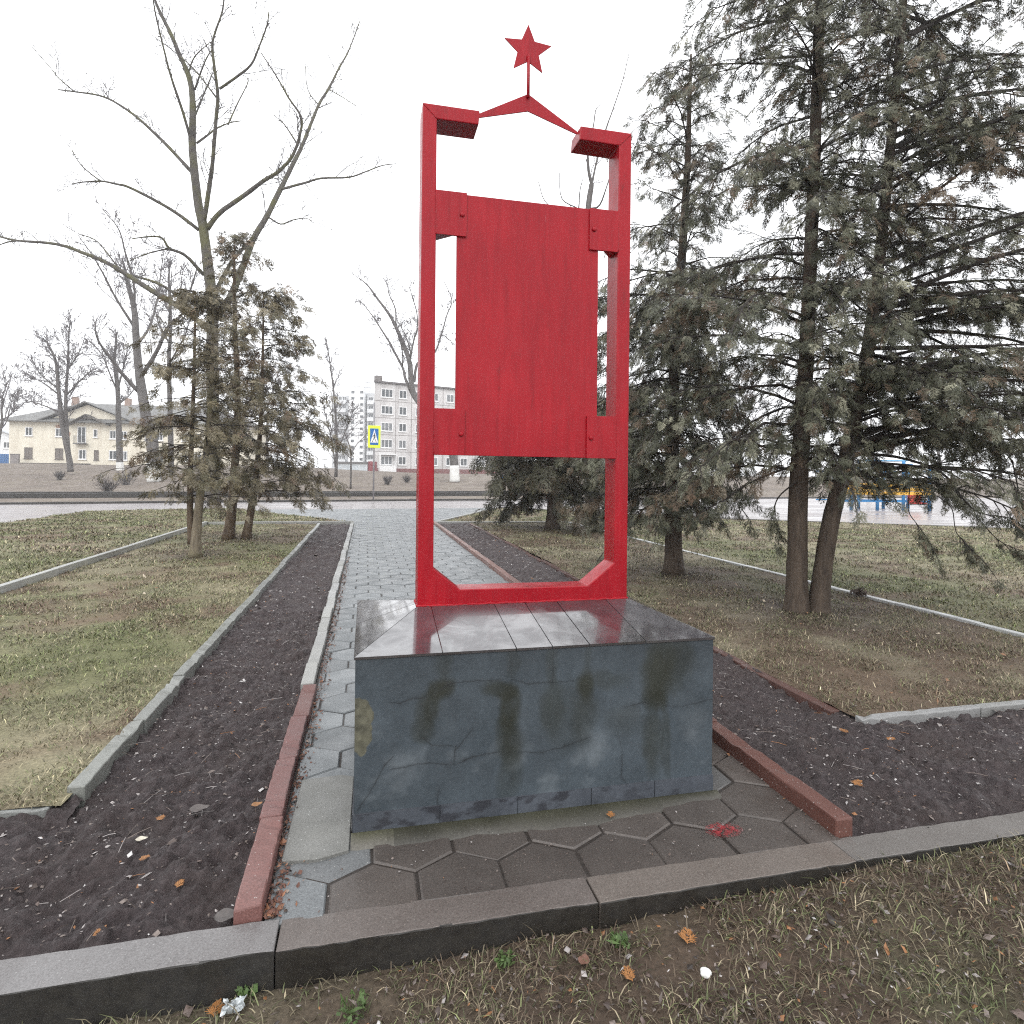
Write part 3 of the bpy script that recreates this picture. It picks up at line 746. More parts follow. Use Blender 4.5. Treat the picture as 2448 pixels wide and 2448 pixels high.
# sloped cap of wet dark tiles
def cap_mat():
    m = Mat('wet_cap_tile')
    c = m.ramp(m.noise(7, 5, 0.65), [(0.3, lin(50, 48, 51)), (0.7, lin(72, 70, 73))])
    c = m.mix(m.ramp(m.noise(240, 2), [(0.6, 0.0), (0.72, 0.35)]), c, lin(120, 116, 120))
    m.base(m.mix(1.0, c, m.attr(), 'MULTIPLY'))
    v = m.n('ShaderNodeTexVoronoi'); v.inputs['Scale'].default_value = 75; m.l(m.geo.outputs['Position'], v.inputs['Vector'])
    drops = m.ramp(v.outputs['Distance'], [(0.1, 1.0), (0.28, 0.0)])
    patch = m.ramp(m.noise(3.4, 4, 0.6, None, 0.4), [(0.46, 0.0), (0.56, 1.0)])
    m.rough(m.mix(patch, (0.10,) * 3, (0.30,) * 3))
    m.bump(m.mix(patch, m.noise(30, 2), drops), 0.035, 0.002)
    m.spec(0.5); m.b.inputs['IOR'].default_value = 2.1
    m.l(m.ramp(m.noise(4.5, 5, 0.65, None, 0.5), [(0.40, 1.0), (0.58, 0.15)]), m.b.inputs['Coat Weight']); m.b.inputs['Coat IOR'].default_value = 1.7; m.b.inputs['Coat Roughness'].default_value = 0.05
    return m.m
cap = MB()
ex0, ex1, ey0, ey1, ez = PX0 - 0.008, PX1 + 0.008, PY0 - 0.008, PY1 + 0.008, PZ
tx0, tx1, ty0, ty1, tz = 0.255, 1.392, 3.122, 3.29, 0.829
def quad_tile(p, c):
    p = np.array(p, float); n = np.cross(p[1] - p[0], p[-1] - p[0]); n /= np.linalg.norm(n)
    cen = p.mean(0); q = []
    for k in range(len(p)):
        a_ = p[k - 1] - p[k]; b_ = p[(k + 1) % len(p)] - p[k]
        a_ /= np.linalg.norm(a_); b_ /= np.linalg.norm(b_)
        q.append(p[k] + (a_ + b_) * 0.0022)
    q = np.array(q); lo = q - n * 0.012; k = len(q)
    fs = {4: [(i, (i + 1) % k, k + (i + 1) % k, k + i) for i in range(k)]}
    top = list(range(k, 2 * k))
    if k == 4: fs[4].append(tuple(top))
    else: fs[k] = [top]
    q = q + n * random.uniform(-0.0008, 0.0008)
    cap.add(np.concatenate((lo, q)), fs, c)
def tcol():
    t = random.uniform(0.8, 1.12); return (t, t, t)
cuts = [tx0, 0.325, 0.648, 0.812, 0.985, 1.26, tx1]
ecuts = [ex0, 0.325, 0.648, 0.812, 0.985, 1.26, ex1]
for i in range(6):
    xa, xb = cuts[i], cuts[i + 1]; ea, eb = ecuts[i], ecuts[i + 1]
    quad_tile([(ea, ey0, ez), (eb, ey0, ez), (xb, ty0, tz), (xa, ty0, tz)], tcol())
    quad_tile([(eb, ey1, ez), (ea, ey1, ez), (xa, ty1, tz), (xb, ty1, tz)], tcol())
ym = 3.2
quad_tile([(ex0, ym, ez), (ex0, ey0, ez), (tx0, ty0, tz), (tx0, ym, tz)], tcol()); quad_tile([(ex0, ey1, ez), (ex0, ym, ez), (tx0, ym, tz), (tx0, ty1, tz)], tcol())
quad_tile([(ex1, ey0, ez), (ex1, ym, ez), (tx1, ym, tz), (tx1, ty0, tz)], tcol()); quad_tile([(ex1, ym, ez), (ex1, ey1, ez), (tx1, ty1, tz), (tx1, ym, tz)], tcol())
quad_tile([(tx0, ty0, tz), (tx1, ty0, tz), (tx1, ty1, tz), (tx0, ty1, tz)], tcol())
# bed under the tiles
bz = 0.004
cap.add([(ex0+.004, ey0+.004, ez-.012), (ex1-.004, ey0+.004, ez-.012), (ex1-.004, ey1-.004, ez-.012), (ex0+.004, ey1-.004, ez-.012), (tx0, ty0, tz-bz-.001), (tx1, ty0, tz-bz-.001), (tx1, ty1, tz-bz-.001), (tx0, ty1, tz-bz-.001)],
        {4: [(0,1,5,4),(1,2,6,5),(2,3,7,6),(3,0,4,7)]}, (0.25, 0.25, 0.25))
o = cap.build('cap', cap_mat(), plinth, None, col=True); o.location = (-MO[0], -MO[1], 0)

# red frame: one folded outline, open at the top
FY0, FY1 = 3.13, 3.282
out = [(.258,.824),(1.387,.824),(1.387,3.356),(1.094,3.356),(1.089,3.284),(1.315,3.281),(1.312,1.022),(1.162,.903),(.470,.906),(.336,1.016),(.330,3.286),(.544,3.286),(.549,3.358),(.258,3.358)]
fr = MB(); fr.prism(out, FY0, FY1)
frame = fr.build('frame', M['red'], mem, MO, bevel=0.005)
# weld beads under the paint
def bead(p, q, r, n=26, j=0.9):
    p, q = np.array(p), np.array(q); t = np.linspace(0, 1, n)[:, None]
    wl = MB(); wl.tube(p + (q - p) * t + rng.normal(0, r * 0.18, (n, 3)), r * rng.uniform(0.75, 1.2, n), 6)
    o = wl.build('weld_bead', M['red'], frame, None, smooth=True); o.location = (-MO[0], -MO[1], 0)
bead((.256, FY0 - .001, .829), (1.389, FY0 - .001, .829), .008, 60)
bead((.257, FY0, .829), (.257, FY1, .829), .007); bead((1.388, FY0, .829), (1.388, FY1, .829), .007)
bead((.262, FY0, 3.352), (.328, FY0, 3.288), .0035, 12); bead((1.318, FY0, 3.284), (1.383, FY0, 3.352), .0035, 12)
bead((.331, FY0, 2.705), (.331, FY0, 2.925), .004, 16); bead((.333, FY0, 1.59), (.334, FY0, 1.825), .004, 16)
bead((1.314, FY0, 2.705), (1.314, FY0, 2.925), .0035, 16); bead((1.313, FY0, 1.59), (1.313, FY0, 1.81), .0035, 16)
bd = MB(); bd.prism([(.44, 1.590), (1.208, 1.588), (1.204, 2.924), (.437, 2.924)], 3.1405, 3.1545)
bd.build('board', M['red'], mem, MO, bevel=0.002)
def bracket(x0, x1, z0, z1, bx, left):
    b = MB(); b.prism([(x0, z0), (x1, z0), (x1, z1), (x0, z1)], FY0 - 0.003, FY0 + 0.0095)
    # wedge behind the plate, deep at the post and tapering towards the board
    xa, xb = (x0 + 0.004, x0 + 0.10) if left else (x1 - 0.004, x1 - 0.085)
    v = [(xa, FY0 + .011, z0 + .004), (xb, FY0 + .011, z0 + .004), (xa, FY0 + .115, z0 + .004), (xa, FY0 + .011, z1 - .004), (xb, FY0 + .011, z1 - .004), (xa, FY0 + .115, z1 - .004)]
    b.add(v, {3: [(0, 1, 2), (5, 4, 3)], 4: [(0, 3, 4, 1), (1, 4, 5, 2), (2, 5, 3, 0)]})
    o = b.build('bracket', M['red'], mem, MO, bevel=0.0015)
    t = MB(); bxx, bz_ = bx
    t.tube([(bxx, FY0 - .003, bz_), (bxx, FY0 - .009, bz_), (bxx, FY0 - .0125, bz_), (bxx, FY0 - .0135, bz_)], [.0125, .0125, .0085, .001], 10)
    c = t.build('bolt', M['red'], o, None, smooth=True); c.location = (-MO[0], -MO[1], 0)
bracket(.327, .487, 2.705, 2.928, (.463, 2.814), True)
bracket(1.151, 1.316, 2.702, 2.924, (1.175, 2.811), False)
bracket(.334, .488, 1.590, 1.826, (.469, 1.698), True)
bracket(1.146, 1.315, 1.586, 1.813, (1.169, 1.695), False)
pd = MB(); pd.prism([(.545, 3.362), (.823, 3.438), (1.100, 3.352), (1.100, 3.368), (.823, 3.530), (.545, 3.380)], 3.206, 3.213)
pd.build('gable_plate', M['red'], mem, MO)
t = MB(); t.tube([(.821, 3.198, 3.505), (.821, 3.198, 3.62), (.821, 3.198, 3.735)], .0085, 10)
pole = t.build('pole', M['red'], mem, MO, smooth=True)
st = []
for k in range(10):
    r = 0.136 if k % 2 == 0 else 0.136 * 0.455
    an = math.pi / 2 + k * math.pi / 5
    st.append((.821 + r * math.cos(an), 3.766 + r * math.sin(an)))
b = MB(); b.prism(st, 3.207, 3.213)
b.build('star', M['red'], mem, MO)

# ------------------------------------------------------------------ mortar skirt and concrete patch round the plinth
b = MB()
xs_ = np.linspace(-0.045, 1.63, 60)
yo = 2.545 + 0.035 * (fbm(xs_ * 5, xs_ * 0, 4) - 0.5) * 2 - 0.02 * np.sin(xs_ * 2.2) + np.where((xs_ > 0.12) & (xs_ < 1.3), -0.012, 0.015)
for i in range(59):
    c = np.array((0.8, 0.76, 0.68)) * (0.6 + 0.7 * fbm(xs_[i] * 4, 2.0, 3)) * (1.0 if xs_[i] < 0.12 else 0.62)
    c2 = c * np.array((0.62, 0.66, 0.46))
    x0, x1 = xs_[i], xs_[i + 1]
    b.add([(x0, yo[i] - .006, -0.004), (x1, yo[i + 1] - .006, -0.004), (x0, yo[i] + .004, 0.009), (x1, yo[i + 1] + .004, 0.009), (x0, 2.622, 0.016), (x1, 2.622, 0.016)],
          {4: [(0, 1, 3, 2), (2, 3, 5, 4)]}, np.array([c, c, c, c, c2, c2]))
tag(b.build('mortar_skirt', M['mortar'], col=True, smooth=True), kind='structure')
b = MB()
b.slab([(-0.30, 2.50), (-0.17, 2.485), (-0.05, 2.52), (-0.042, 3.12), (-0.10, 3.15), (-0.285, 3.14)], -0.01, 0.012, (1.3, 1.32, 1.33))
tag(b.build('concrete_patch', M['mortar'], col=True, bevel=0.004), kind='structure')
# a faded splash of red paint on a slab
mp = Mat('dried_red_paint')
mp.base(mp.ramp(mp.noise(60, 4), [(0.3, lin(120, 34, 40)), (0.7, lin(176, 56, 62))])).rough(0.5)
fa = mp.sep(mp.attr())[0]
ma = mp.n('ShaderNodeMath', operation='MULTIPLY'); mp.l(fa, ma.inputs[0]); mp.l(mp.ramp(mp.noise(75, 5, 0.7), [(0.42, 0.0), (0.60, 1.0)]), ma.inputs[1])
mp.l(ma.outputs[0], mp.b.inputs['Alpha'])
p = G(1718, 1988, 0.0); X, Y = np.meshgrid(np.linspace(-0.11, 0.11, 45), np.linspace(-0.075, 0.075, 31))
fall = np.clip(1.0 - ((X - 0.02) / 0.085) ** 2 - ((Y + 0.005) / 0.055) ** 2 + 0.8 * (fbm(X * 40 + 9, Y * 40, 3) - 0.5), 0, 1) ** 0.6
b = MB(); b.grid(p[0] + X, p[1] + Y, np.full_like(X, 0.0088), np.stack((fall,) * 3, -1))
tag(b.build('paint_splash', mp.m, None, p, col=True), 'faded splash of dried red paint on a slab before the plinth', 'paint splash', kind='stuff')
# ------------------------------------------------------------------ bare trees
def rot_about(v, axis, a):
    axis = axis / (np.linalg.norm(axis) + 1e-9)
    return v * math.cos(a) + np.cross(axis, v) * math.sin(a) + axis * np.dot(axis, v) * (1 - math.cos(a))

def grow(b, p, d, L, r, lvl, up=0.25, wob=0.22, kids=(4, 6), ang=(0.45, 0.95), ratio=(0.4, 0.65), rend=0.35, t0=0.25, minr=0.0035):
    n = 5 if lvl > 0 else 4
    pts = [p]; q = p.copy(); dd = d / np.linalg.norm(d)
    for i in range(n):
        dd = dd + rng.normal(0, wob / math.sqrt(n), 3) + np.array((0, 0, up / n)); dd /= np.linalg.norm(dd)
        q = q + dd * L / n; pts.append(q)
    pts = np.array(pts); rad = np.maximum(np.linspace(r, r * rend, n + 1), minr)
    b.tube(pts, rad, 6 if r > 0.03 else (4 if r > 0.012 else 3), jag=0.15)
    if lvl <= 0: return
    k = random.randint(*kids)
    for i in range(k):
        t = t0 + (1 - t0) * (i + random.random()) / k
        s = t * n; j = min(int(s), n - 1); f = s - j
        pp = pts[j] * (1 - f) + pts[j + 1] * f
        tg = pts[j + 1] - pts[j]; tg /= np.linalg.norm(tg)
        ax = np.cross(tg, rng.normal(0, 1, 3))
        cd = rot_about(tg, ax, random.uniform(*ang))
        grow(b, pp, cd, L * random.uniform(*ratio) * (1.15 - 0.5 * t), max(minr, (rad[j] * (1 - f) + rad[j + 1] * f) * 0.55), lvl - 1, up, wob, kids, ang, ratio, 0.3, 0.2, minr)

def smooth_path(pts, m=4):
    pts = np.asarray(pts, float)
    if len(pts) < 3: 
        t = np.linspace(0, 1, m + 1)[:, None]; return pts[0] + (pts[-1] - pts[0]) * t
    ext = np.concatenate(([2 * pts[0] - pts[1]], pts, [2 * pts[-1] - pts[-2]])); out = []
    for i in range(1, len(ext) - 2):
        p0, p1, p2, p3 = ext[i - 1], ext[i], ext[i + 1], ext[i + 2]
        for k in range(m):
            t = k / m
            out.append(0.5 * (2 * p1 + (p2 - p0) * t + (2 * p0 - 5 * p1 + 4 * p2 - p3) * t * t + (3 * p1 - p0 - 3 * p2 + p3) * t ** 3))
    out.append(ext[-2]); return np.array(out)

class Traced:
    """a tree whose main limbs follow measured lines, each limb swinging nearer or farther as it goes out"""
    def __init__(s, d, trunk, w0, w1, spread=0.55):
        s.d = d; s.node = []; s.spread = spread
        s.limbs = []; s.limb(trunk, w0, w1, 0.0)
    def limb(s, px, w0, w1, swing=None):
        px = np.asarray(px, float)
        d0 = s.d
        if s.node:
            nn = np.array(s.node); k = np.argmin((nn[:, 0] - px[0, 0]) ** 2 + (nn[:, 1] - px[0, 1]) ** 2); d0 = nn[k, 2]
        L = np.concatenate(([0], np.cumsum(np.hypot(*np.diff(px, axis=0).T)))); 
        if swing is None: swing = random.choice((-1, 1)) * random.uniform(0.35, 1.0) * s.spread
        dd = d0 + swing * L / F * s.d
        w0, w1 = (w0, w1) if len(s.limbs) == 0 else (w0 * 0.78, w1 * 0.7)
        pts = smooth_path([P(x, y, e) for (x, y), e in zip(px, dd)])
        n = len(pts); rad = np.linspace(w0, w1, n) / F * s.d / 2
        s.limbs.append((pts, rad))
        ti = np.linspace(0, len(px) - 1, 30); ii = np.arange(len(px))
        for a, b_, c in zip(np.interp(ti, ii, px[:, 0]), np.interp(ti, ii, px[:, 1]), np.interp(ti, ii, dd)): s.node.append((a, b_, c))
        return s
    def make(s, name, label, mat, twigmat, base, group=None, twig_len=1.0, twigs=3.0, lvl=1, knob=0.0, minr=0.006, ww=0.0):
        t = thing(name, label, 'tree', tuple(base), 0, group)
        tr = MB(); tr.tube(s.limbs[0][0], s.limbs[0][1] * (1 + 0.0), 10, jag=0.12)
        tr.build('trunk', mat, t, base, smooth=True)
        br = MB(); tw = MB()
        for k, (pts, rad) in enumerate(s.limbs):
            if k: br.tube(pts, rad, 7, jag=0.2)
            seg = np.linalg.norm(np.diff(pts, axis=0), axis=1); Lt = seg.sum()
            m = int(Lt * twigs)
            for i in range(m):
                f = random.random() ** 0.8
                if k == 0 and f < 0.5: continue
                if k and f < 0.15: continue
                j = min(int(f * (len(pts) - 1)), len(pts) - 2)
                tg = pts[j + 1] - pts[j]; tg /= np.linalg.norm(tg)
                d = rot_about(tg, np.cross(tg, rng.normal(0, 1, 3)), random.uniform(0.5, 1.1)) + np.array((0, 0, 0.25))
                L = twig_len * random.uniform(0.2, 1.0) * (1.25 - 0.6 * f)
                grow(tw, pts[j], d, L, max(minr, min(rad[j] * 0.4, 0.012 + 0.008 * L)), lvl if L > twig_len * 0.3 else max(0, lvl - 1), 0.2, 0.3, (2, 4), (0.4, 0.9), (0.3, 0.6), 0.5, 0.25, minr)
            if knob and k:
                for i in range(int(Lt * knob)):                       # spur shoots and buds
                    f = random.random(); j = min(int(f * (len(pts) - 1)), len(pts) - 2)
                    d = rng.normal(0, 1, 3); d /= np.linalg.norm(d); L = random.uniform(0.06, 0.2)
                    tw.tube([pts[j], pts[j] + d * (rad[j] + L * .5), pts[j] + d * (rad[j] + L)], [rad[j] * 0.35 + 0.012, 0.014, 0.01], 4)
        if br.v: br.build('limbs', mat, t, base, smooth=True)
        if tw.v: tw.build('crown', twigmat, t, base)
        if ww:
            pts, rad = s.limbs[0]; z0 = pts[0][2]; k = [i for i in range(len(pts)) if pts[i][2] < z0 + ww]
            k = max(k) + 1 if k else 1
            f = np.linspace(0, 1, 8)[:, None]; tgt = pts[min(k, len(pts) - 1)]
            seg = pts[0] + (tgt - pts[0]) * f * min(1, ww / max(0.1, tgt[2] - z0))
            wb = MB(); wb.tube(seg, np.linspace(rad[0], rad[min(k, len(rad) - 1)], 8) * 1.06 + 0.01, 10, jag=0.1)
            wb.build('whitewash', M['white_wash'], t, base, smooth=True)
        return t

def sc(pts, k=0.4658, ox=0, oy=0): return [(ox + x * k, oy + y * k) for x, y in pts]

# the tall bare tree whose trunk rises behind the thin conifers
gb = G(512, 1206, -0.05); D0 = depth(gb)
t = Traced(D0, [(512, 1208), (510, 1100), (508, 900), (508, 760)] + sc([(1083, 1500), (1060, 1300), (1040, 1150), (1018, 1050), (995, 850), (986, 720), (990, 600), (985, 470), (965, 380), (920, 280), (880, 180), (820, 60), (790, -20), (770, -120)]), 31, 4, 0.5)
t.limb(sc([(1045, 1150), (1068, 1000), (1090, 850), (1105, 660), (1118, 500), (1105, 380), (1090, 250), (1100, 180), (1140, 60), (1155, -60)]), 14, 4)
t.limb(sc([(1062, 1175), (1130, 1090), (1230, 1020), (1350, 930), (1430, 880), (1500, 800), (1540, 690), (1545, 600), (1480, 500), (1430, 410), (1340, 270)]), 16, 3)
t.limb(sc([(1100, 1640), (1180, 1530), (1240, 1390), (1300, 1230), (1370, 1110), (1440, 970), (1500, 850), (1550, 750), (1590, 650), (1640, 530), (1690, 450), (1740, 350), (1780, 280), (1810, 210), (1850, 100)]), 24, 3)
t.limb(sc([(1085, 1560), (1130, 1450), (1200, 1330), (1280, 1240), (1320, 1190)]), 15, 8)
t.limb(sc([(1448, 970), (1560, 940), (1650, 915), (1790, 910), (1880, 880), (1960, 850), (2035, 840)]), 9, 3)
t.limb(sc([(1370, 1110), (1440, 1150), (1500, 1130), (1570, 1120), (1610, 1145)]), 6, 2)
t.limb(sc([(990, 890), (870, 760), (800, 690), (700, 600), (600, 530), (510, 490), (380, 470), (300, 460)]), 11, 4)
t.limb(sc([(380, 468), (300, 400), (265, 355), (160, 235)]), 4, 2)
t.limb(sc([(1020, 1180), (900, 1090), (780, 1020), (660, 960), (600, 945), (520, 930), (420, 935), (370, 945)]), 11, 3)
t.limb(sc([(515, 930), (440, 870), (400, 825), (370, 770)]), 4, 2)
t.limb(sc([(1048, 1412), (950, 1310), (870, 1275), (830, 1220), (760, 1215), (680, 1225)]), 11, 3)
t.limb(sc([(870, 1275), (760, 1300), (650, 1345)]), 5, 2)
t.limb(sc([(1070, 1690), (940, 1590), (760, 1480), (620, 1390), (520, 1335), (430, 1300), (340, 1265), (230, 1245), (90, 1235), (0, 1215), (-80, 1190)]), 19, 5)
t.limb(sc([(90, 1235), (30, 1245), (-60, 1280)]), 6, 3)
t.limb(sc([(1010, 1620), (900, 1510), (800, 1450), (700, 1420), (620, 1385), (500, 1240), (400, 1200)]), 11, 3)
t.limb(sc([(985, 740), (940, 580), (880, 400), (850, 290), (800, 80), (780, -40)]), 9, 3)
t.limb(sc([(1000, 600), (1060, 450), (1090, 380)]), 5, 3)
t.limb(sc([(1000, 460), (1050, 320), (1090, 250)]), 6, 3)
t.limb(sc([(965, 380), (1000, 290), (1080, 215)]), 5, 2)
t.limb(sc([(1128, 455), (1220, 390), (1290, 330), (1330, 240), (1370, 130), (1380, 60)]), 8, 3)
t.limb(sc([(1010, 735), (1070, 690), (1110, 660), (1180, 630), (1240, 620)]), 7, 3)
t.limb(sc([(1170, 640), (1220, 530), (1270, 430), (1270, 400)]), 5, 2)
t.limb(sc([(1110, 500), (1000, 360), (900, 270), (780, 180)]), 5, 2)
t.limb(sc([(1690, 460), (1760, 500), (1830, 545)]), 4, 2)
t.limb(sc([(1635, 540), (1580, 460), (1565, 330)]), 4, 2)
t.limb(sc([(1520, 730), (1460, 640), (1405, 590)]), 5, 2)
t.make('bare_tree', 'tall bare grey tree with widely arching limbs rising behind the thin brown conifers', M['bark_grey'], M['twig'], gb, None, 1.5, 2.2, 2, 2.4, 0.0085)

def ground_at(px, py):
    p = T(px, py); p[2] = float(terrain(p[0], p[1])); return p
# street trees beyond the road
b4 = lambda pts: sc(pts, 0.3106, 0, 400)
p = ground_at(368, 1152)
t = Traced(depth(p), [(368, 1152), (364, 1060), (350, 1000)] + b4([(1080, 1640), (1050, 1360), (1035, 1100), (985, 900), (960, 780), (940, 700)]), 30, 3, 0.6)
t.limb(b4([(1090, 1600), (1200, 1430), (1300, 1220), (1400, 1130), (1480, 900), (1520, 760)]), 14, 3)
t.limb(b4([(1070, 1730), (950, 1600), (860, 1480), (790, 1390), (740, 1290), (730, 1190)]), 13, 3)
t.limb(b4([(1025, 1215), (900, 1020), (800, 830), (720, 690), (600, 520)]), 8, 2)
t.limb(b4([(1060, 1360), (1150, 1230), (1210, 1020), (1240, 800), (1260, 640)]), 9, 2)
t.limb(b4([(1035, 1100), (1030, 900), (960, 640), (910, 470), (770, 300)]), 8, 2)
t.limb(b4([(1300, 1220), (1310, 1000), (1320, 800)]), 6, 2)
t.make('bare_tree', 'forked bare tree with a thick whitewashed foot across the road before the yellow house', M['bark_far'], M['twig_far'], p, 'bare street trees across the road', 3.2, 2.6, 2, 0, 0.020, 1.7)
p = P(168, 1128, 62)
t = Traced(62, [(168, 1128), (166, 1100), (150, 1020), (140, 930)] + b4([(430, 1500), (380, 1380), (350, 1330)]), 14, 3, 0.6)
t.limb([(165, 1100)] + b4([(510, 1932), (510, 1700), (525, 1500), (530, 1280), (545, 1190)]), 13, 3, 0.05)
t.limb(b4([(440, 1740), (320, 1650), (235, 1620)]), 5, 2); t.limb(b4([(440, 1700), (310, 1590), (250, 1480)]), 5, 2)
t.limb(b4([(515, 1750), (620, 1640), (720, 1550)]), 5, 2); t.limb(b4([(520, 1560), (600, 1440), (640, 1350)]), 5, 2)
t.limb(b4([(450, 1880), (300, 1820), (180, 1790)]), 5, 2)
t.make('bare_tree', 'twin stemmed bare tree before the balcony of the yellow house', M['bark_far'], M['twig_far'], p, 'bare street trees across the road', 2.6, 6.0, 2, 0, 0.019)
p = P(287, 1128, 66)
t = Traced(66, [(287, 1128), (284, 1020)] + b4([(905, 1700), (882, 1500), (890, 1380), (900, 1270)]), 15, 3, 0.5)
t.limb(b4([(912, 1690), (960, 1500), (990, 1350)]), 6, 2); t.limb(b4([(900, 1720), (850, 1600), (810, 1500), (780, 1440)]), 5, 2)
t.limb(b4([(905, 1830), (990, 1760), (1040, 1700)]), 5, 2)
t.make('bare_tree', 'slim bare tree with a whitewashed foot before the upper windows of the yellow house', M['bark_far'], M['twig_far'], p, 'bare street trees across the road', 2.6, 6.0, 2, 0, 0.019, 1.0)
p = ground_at(410, 1140)
t = Traced(depth(p), [(410, 1140), (406, 960)] + b4([(1300, 1500), (1315, 1200), (1300, 900), (1305, 760)]), 13, 3, 0.5)
t.limb(b4([(1310, 1500), (1420, 1300), (1480, 1100)]), 6, 2); t.limb(b4([(1300, 1350), (1220, 1200), (1190, 1050)]), 6, 2)
t.make('bare_tree', 'thin upright bare tree half hidden behind the thin conifers', M['bark_far'], M['twig_far'], p, 'bare street trees across the road', 3.0, 4.5, 2, 0, 0.018)
b6 = lambda pts: sc(pts, 0.1656, 840, 640)
p = ground_at(1087, 1152)
t = Traced(depth(p), [(1087, 1152), (1086, 1112), (1078, 1075), (1045, 1015), (1005, 965)] + b6([(890, 1800), (860, 1600), (835, 1340), (740, 1090), (640, 850), (550, 680), (380, 450), (240, 260), (110, 150)]), 22, 2, 0.5)
t.limb(b6([(860, 1790), (780, 1600), (735, 1430), (600, 1180), (540, 1060), (400, 840), (330, 730), (200, 560), (110, 460)]), 10, 2)
t.limb(b6([(835, 1340), (850, 1200), (780, 980), (660, 750)]), 6, 2)
t.limb(b6([(850, 1320), (900, 1050), (945, 900), (945, 650), (880, 430), (840, 270)]), 6, 2)
t.limb(b6([(905, 1650), (945, 1400), (1050, 1330), (1210, 1210), (1300, 960), (1380, 680), (1450, 470), (1330, 180)]), 9, 2)
t.limb(b6([(735, 1430), (740, 1250), (690, 1000), (640, 900)]), 5, 2); t.limb(b6([(640, 850), (635, 600), (540, 370), (525, 220)]), 5, 2)
t.limb(b6([(1300, 985), (1340, 980), (1490, 1110)]), 4, 2)
t.make('bare_tree', 'leaning bare tree with a whitewashed foot showing through the red frame', M['bark_far'], M['twig_far'], p, 'bare street trees across the road', 2.0, 3.0, 2, 0, 0.018, 1.6)
p = ground_at(803, 1140)
t = Traced(depth(p), [(803, 1140), (805, 1050), (797, 930), (780, 810)], 8, 2, 0.4)
t.limb([(803, 1120), (790, 1040), (770, 960)], 5, 2); t.limb([(806, 1080), (830, 1020), (850, 970)], 4, 2)
t.make('bare_tree', 'spindly young bare tree before the grey end of the white tower block', M['bark_far'], M['twig_far'], p, 'bare street trees across the road', 2.6, 6, 2, 0, 0.018)
p = G(838, 1170, 0.0)
t = Traced(depth(p), [(838, 1170), (839, 1110), (838, 1075), (826, 1040)], 5, 2, 0.4)
t.limb([(839, 1085), (855, 1060), (875, 1040)], 3, 1.5); t.limb([(838, 1095), (812, 1070), (806, 1045)], 3, 1.5)
t.make('bare_tree', 'small bare sapling beside the road just before the crossing sign', M['bark_far'], M['twig_far'], p, 'bare street trees across the road', 1.3, 3.0, 1, 0, 0.014)
# tree standing behind the hanging conifer, its top over the board
p = G(1408, 1222, 0.0)
t = Traced(depth(p), [(1408, 1222), (1412, 1000), (1408, 700), (1405, 520), (1413, 450), (1414, 440)] + sc([(1400, 1290), (1375, 1180), (1365, 1000)], 0.3106, 980, 40), 20, 5, 0.5)
c1 = lambda pts: sc(pts, 0.3106, 980, 40)
t.limb(c1([(1400, 1290), (1440, 1100), (1510, 860), (1560, 720), (1640, 480), (1690, 260)]), 7, 2)
t.limb(c1([(1365, 1000), (1410, 850), (1430, 720), (1470, 670)]), 5, 2)
t.limb(c1([(1390, 1480), (1460, 1450), (1520, 1290), (1560, 1150)]), 7, 2)
t.limb(c1([(1380, 1560), (1300, 1480), (1170, 1400), (1150, 1200)]), 5, 2)
t.limb(c1([(1370, 1650), (1200, 1560), (1040, 1420), (990, 1270)]), 5, 2)
t.limb(c1([(1300, 1470), (1310, 1330), (1340, 1220)]), 4, 1.5)
t.make('bare_tree', 'bare tree behind the conifers with thin twigs above the red board', M['bark_far'], M['twig_far'], p, None, 1.2, 1.0, 1, 0.8, 0.008)
# loose bare trees further off
FAR = [(-12, 1105, 66, 12, 'bare tree cut by the frame edge beside the yellow house'), (560, 1145, 62, 13, 'bare tree with fine twigs behind the taller thin conifer'),
       (640, 1140, 70, 12, 'bare tree with drooping twigs between the thin conifers and the young tree'),
       (1760, 1150, 72, 11, 'far bare tree between the two dark conifers'), (2075, 1150, 78, 12, 'far bare tree above the blue climbing frame'), (2250, 1150, 70, 11, 'far bare tree behind the low hanging conifer sprays'), (2390, 1148, 66, 10, 'far bare tree at the outer end of the wet square')]
for px, py, d, h, lab in FAR:
    q = P(px, py, d); q[2] = float(terrain(q[0], q[1])) - 0.05
    t = thing('bare_tree', lab, 'tree', tuple(q), 0, 'bare trees far behind')
    b = MB(); n = 7; lean = rng.normal(0, 0.05, 2)
    pts = np.array([q + np.array((lean[0] * h * k / n + rng.normal(0, .06), lean[1] * h * k / n, h * 0.62 * k / n)) for k in range(n + 1)])
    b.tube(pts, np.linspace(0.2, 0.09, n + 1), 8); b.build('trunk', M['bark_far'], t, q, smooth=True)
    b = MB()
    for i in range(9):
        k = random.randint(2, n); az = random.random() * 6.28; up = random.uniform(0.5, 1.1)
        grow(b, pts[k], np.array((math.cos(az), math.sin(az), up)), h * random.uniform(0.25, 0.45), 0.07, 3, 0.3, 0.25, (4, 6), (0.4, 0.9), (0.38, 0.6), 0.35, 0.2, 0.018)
    b.build('crown', M['twig_far'], t, q)
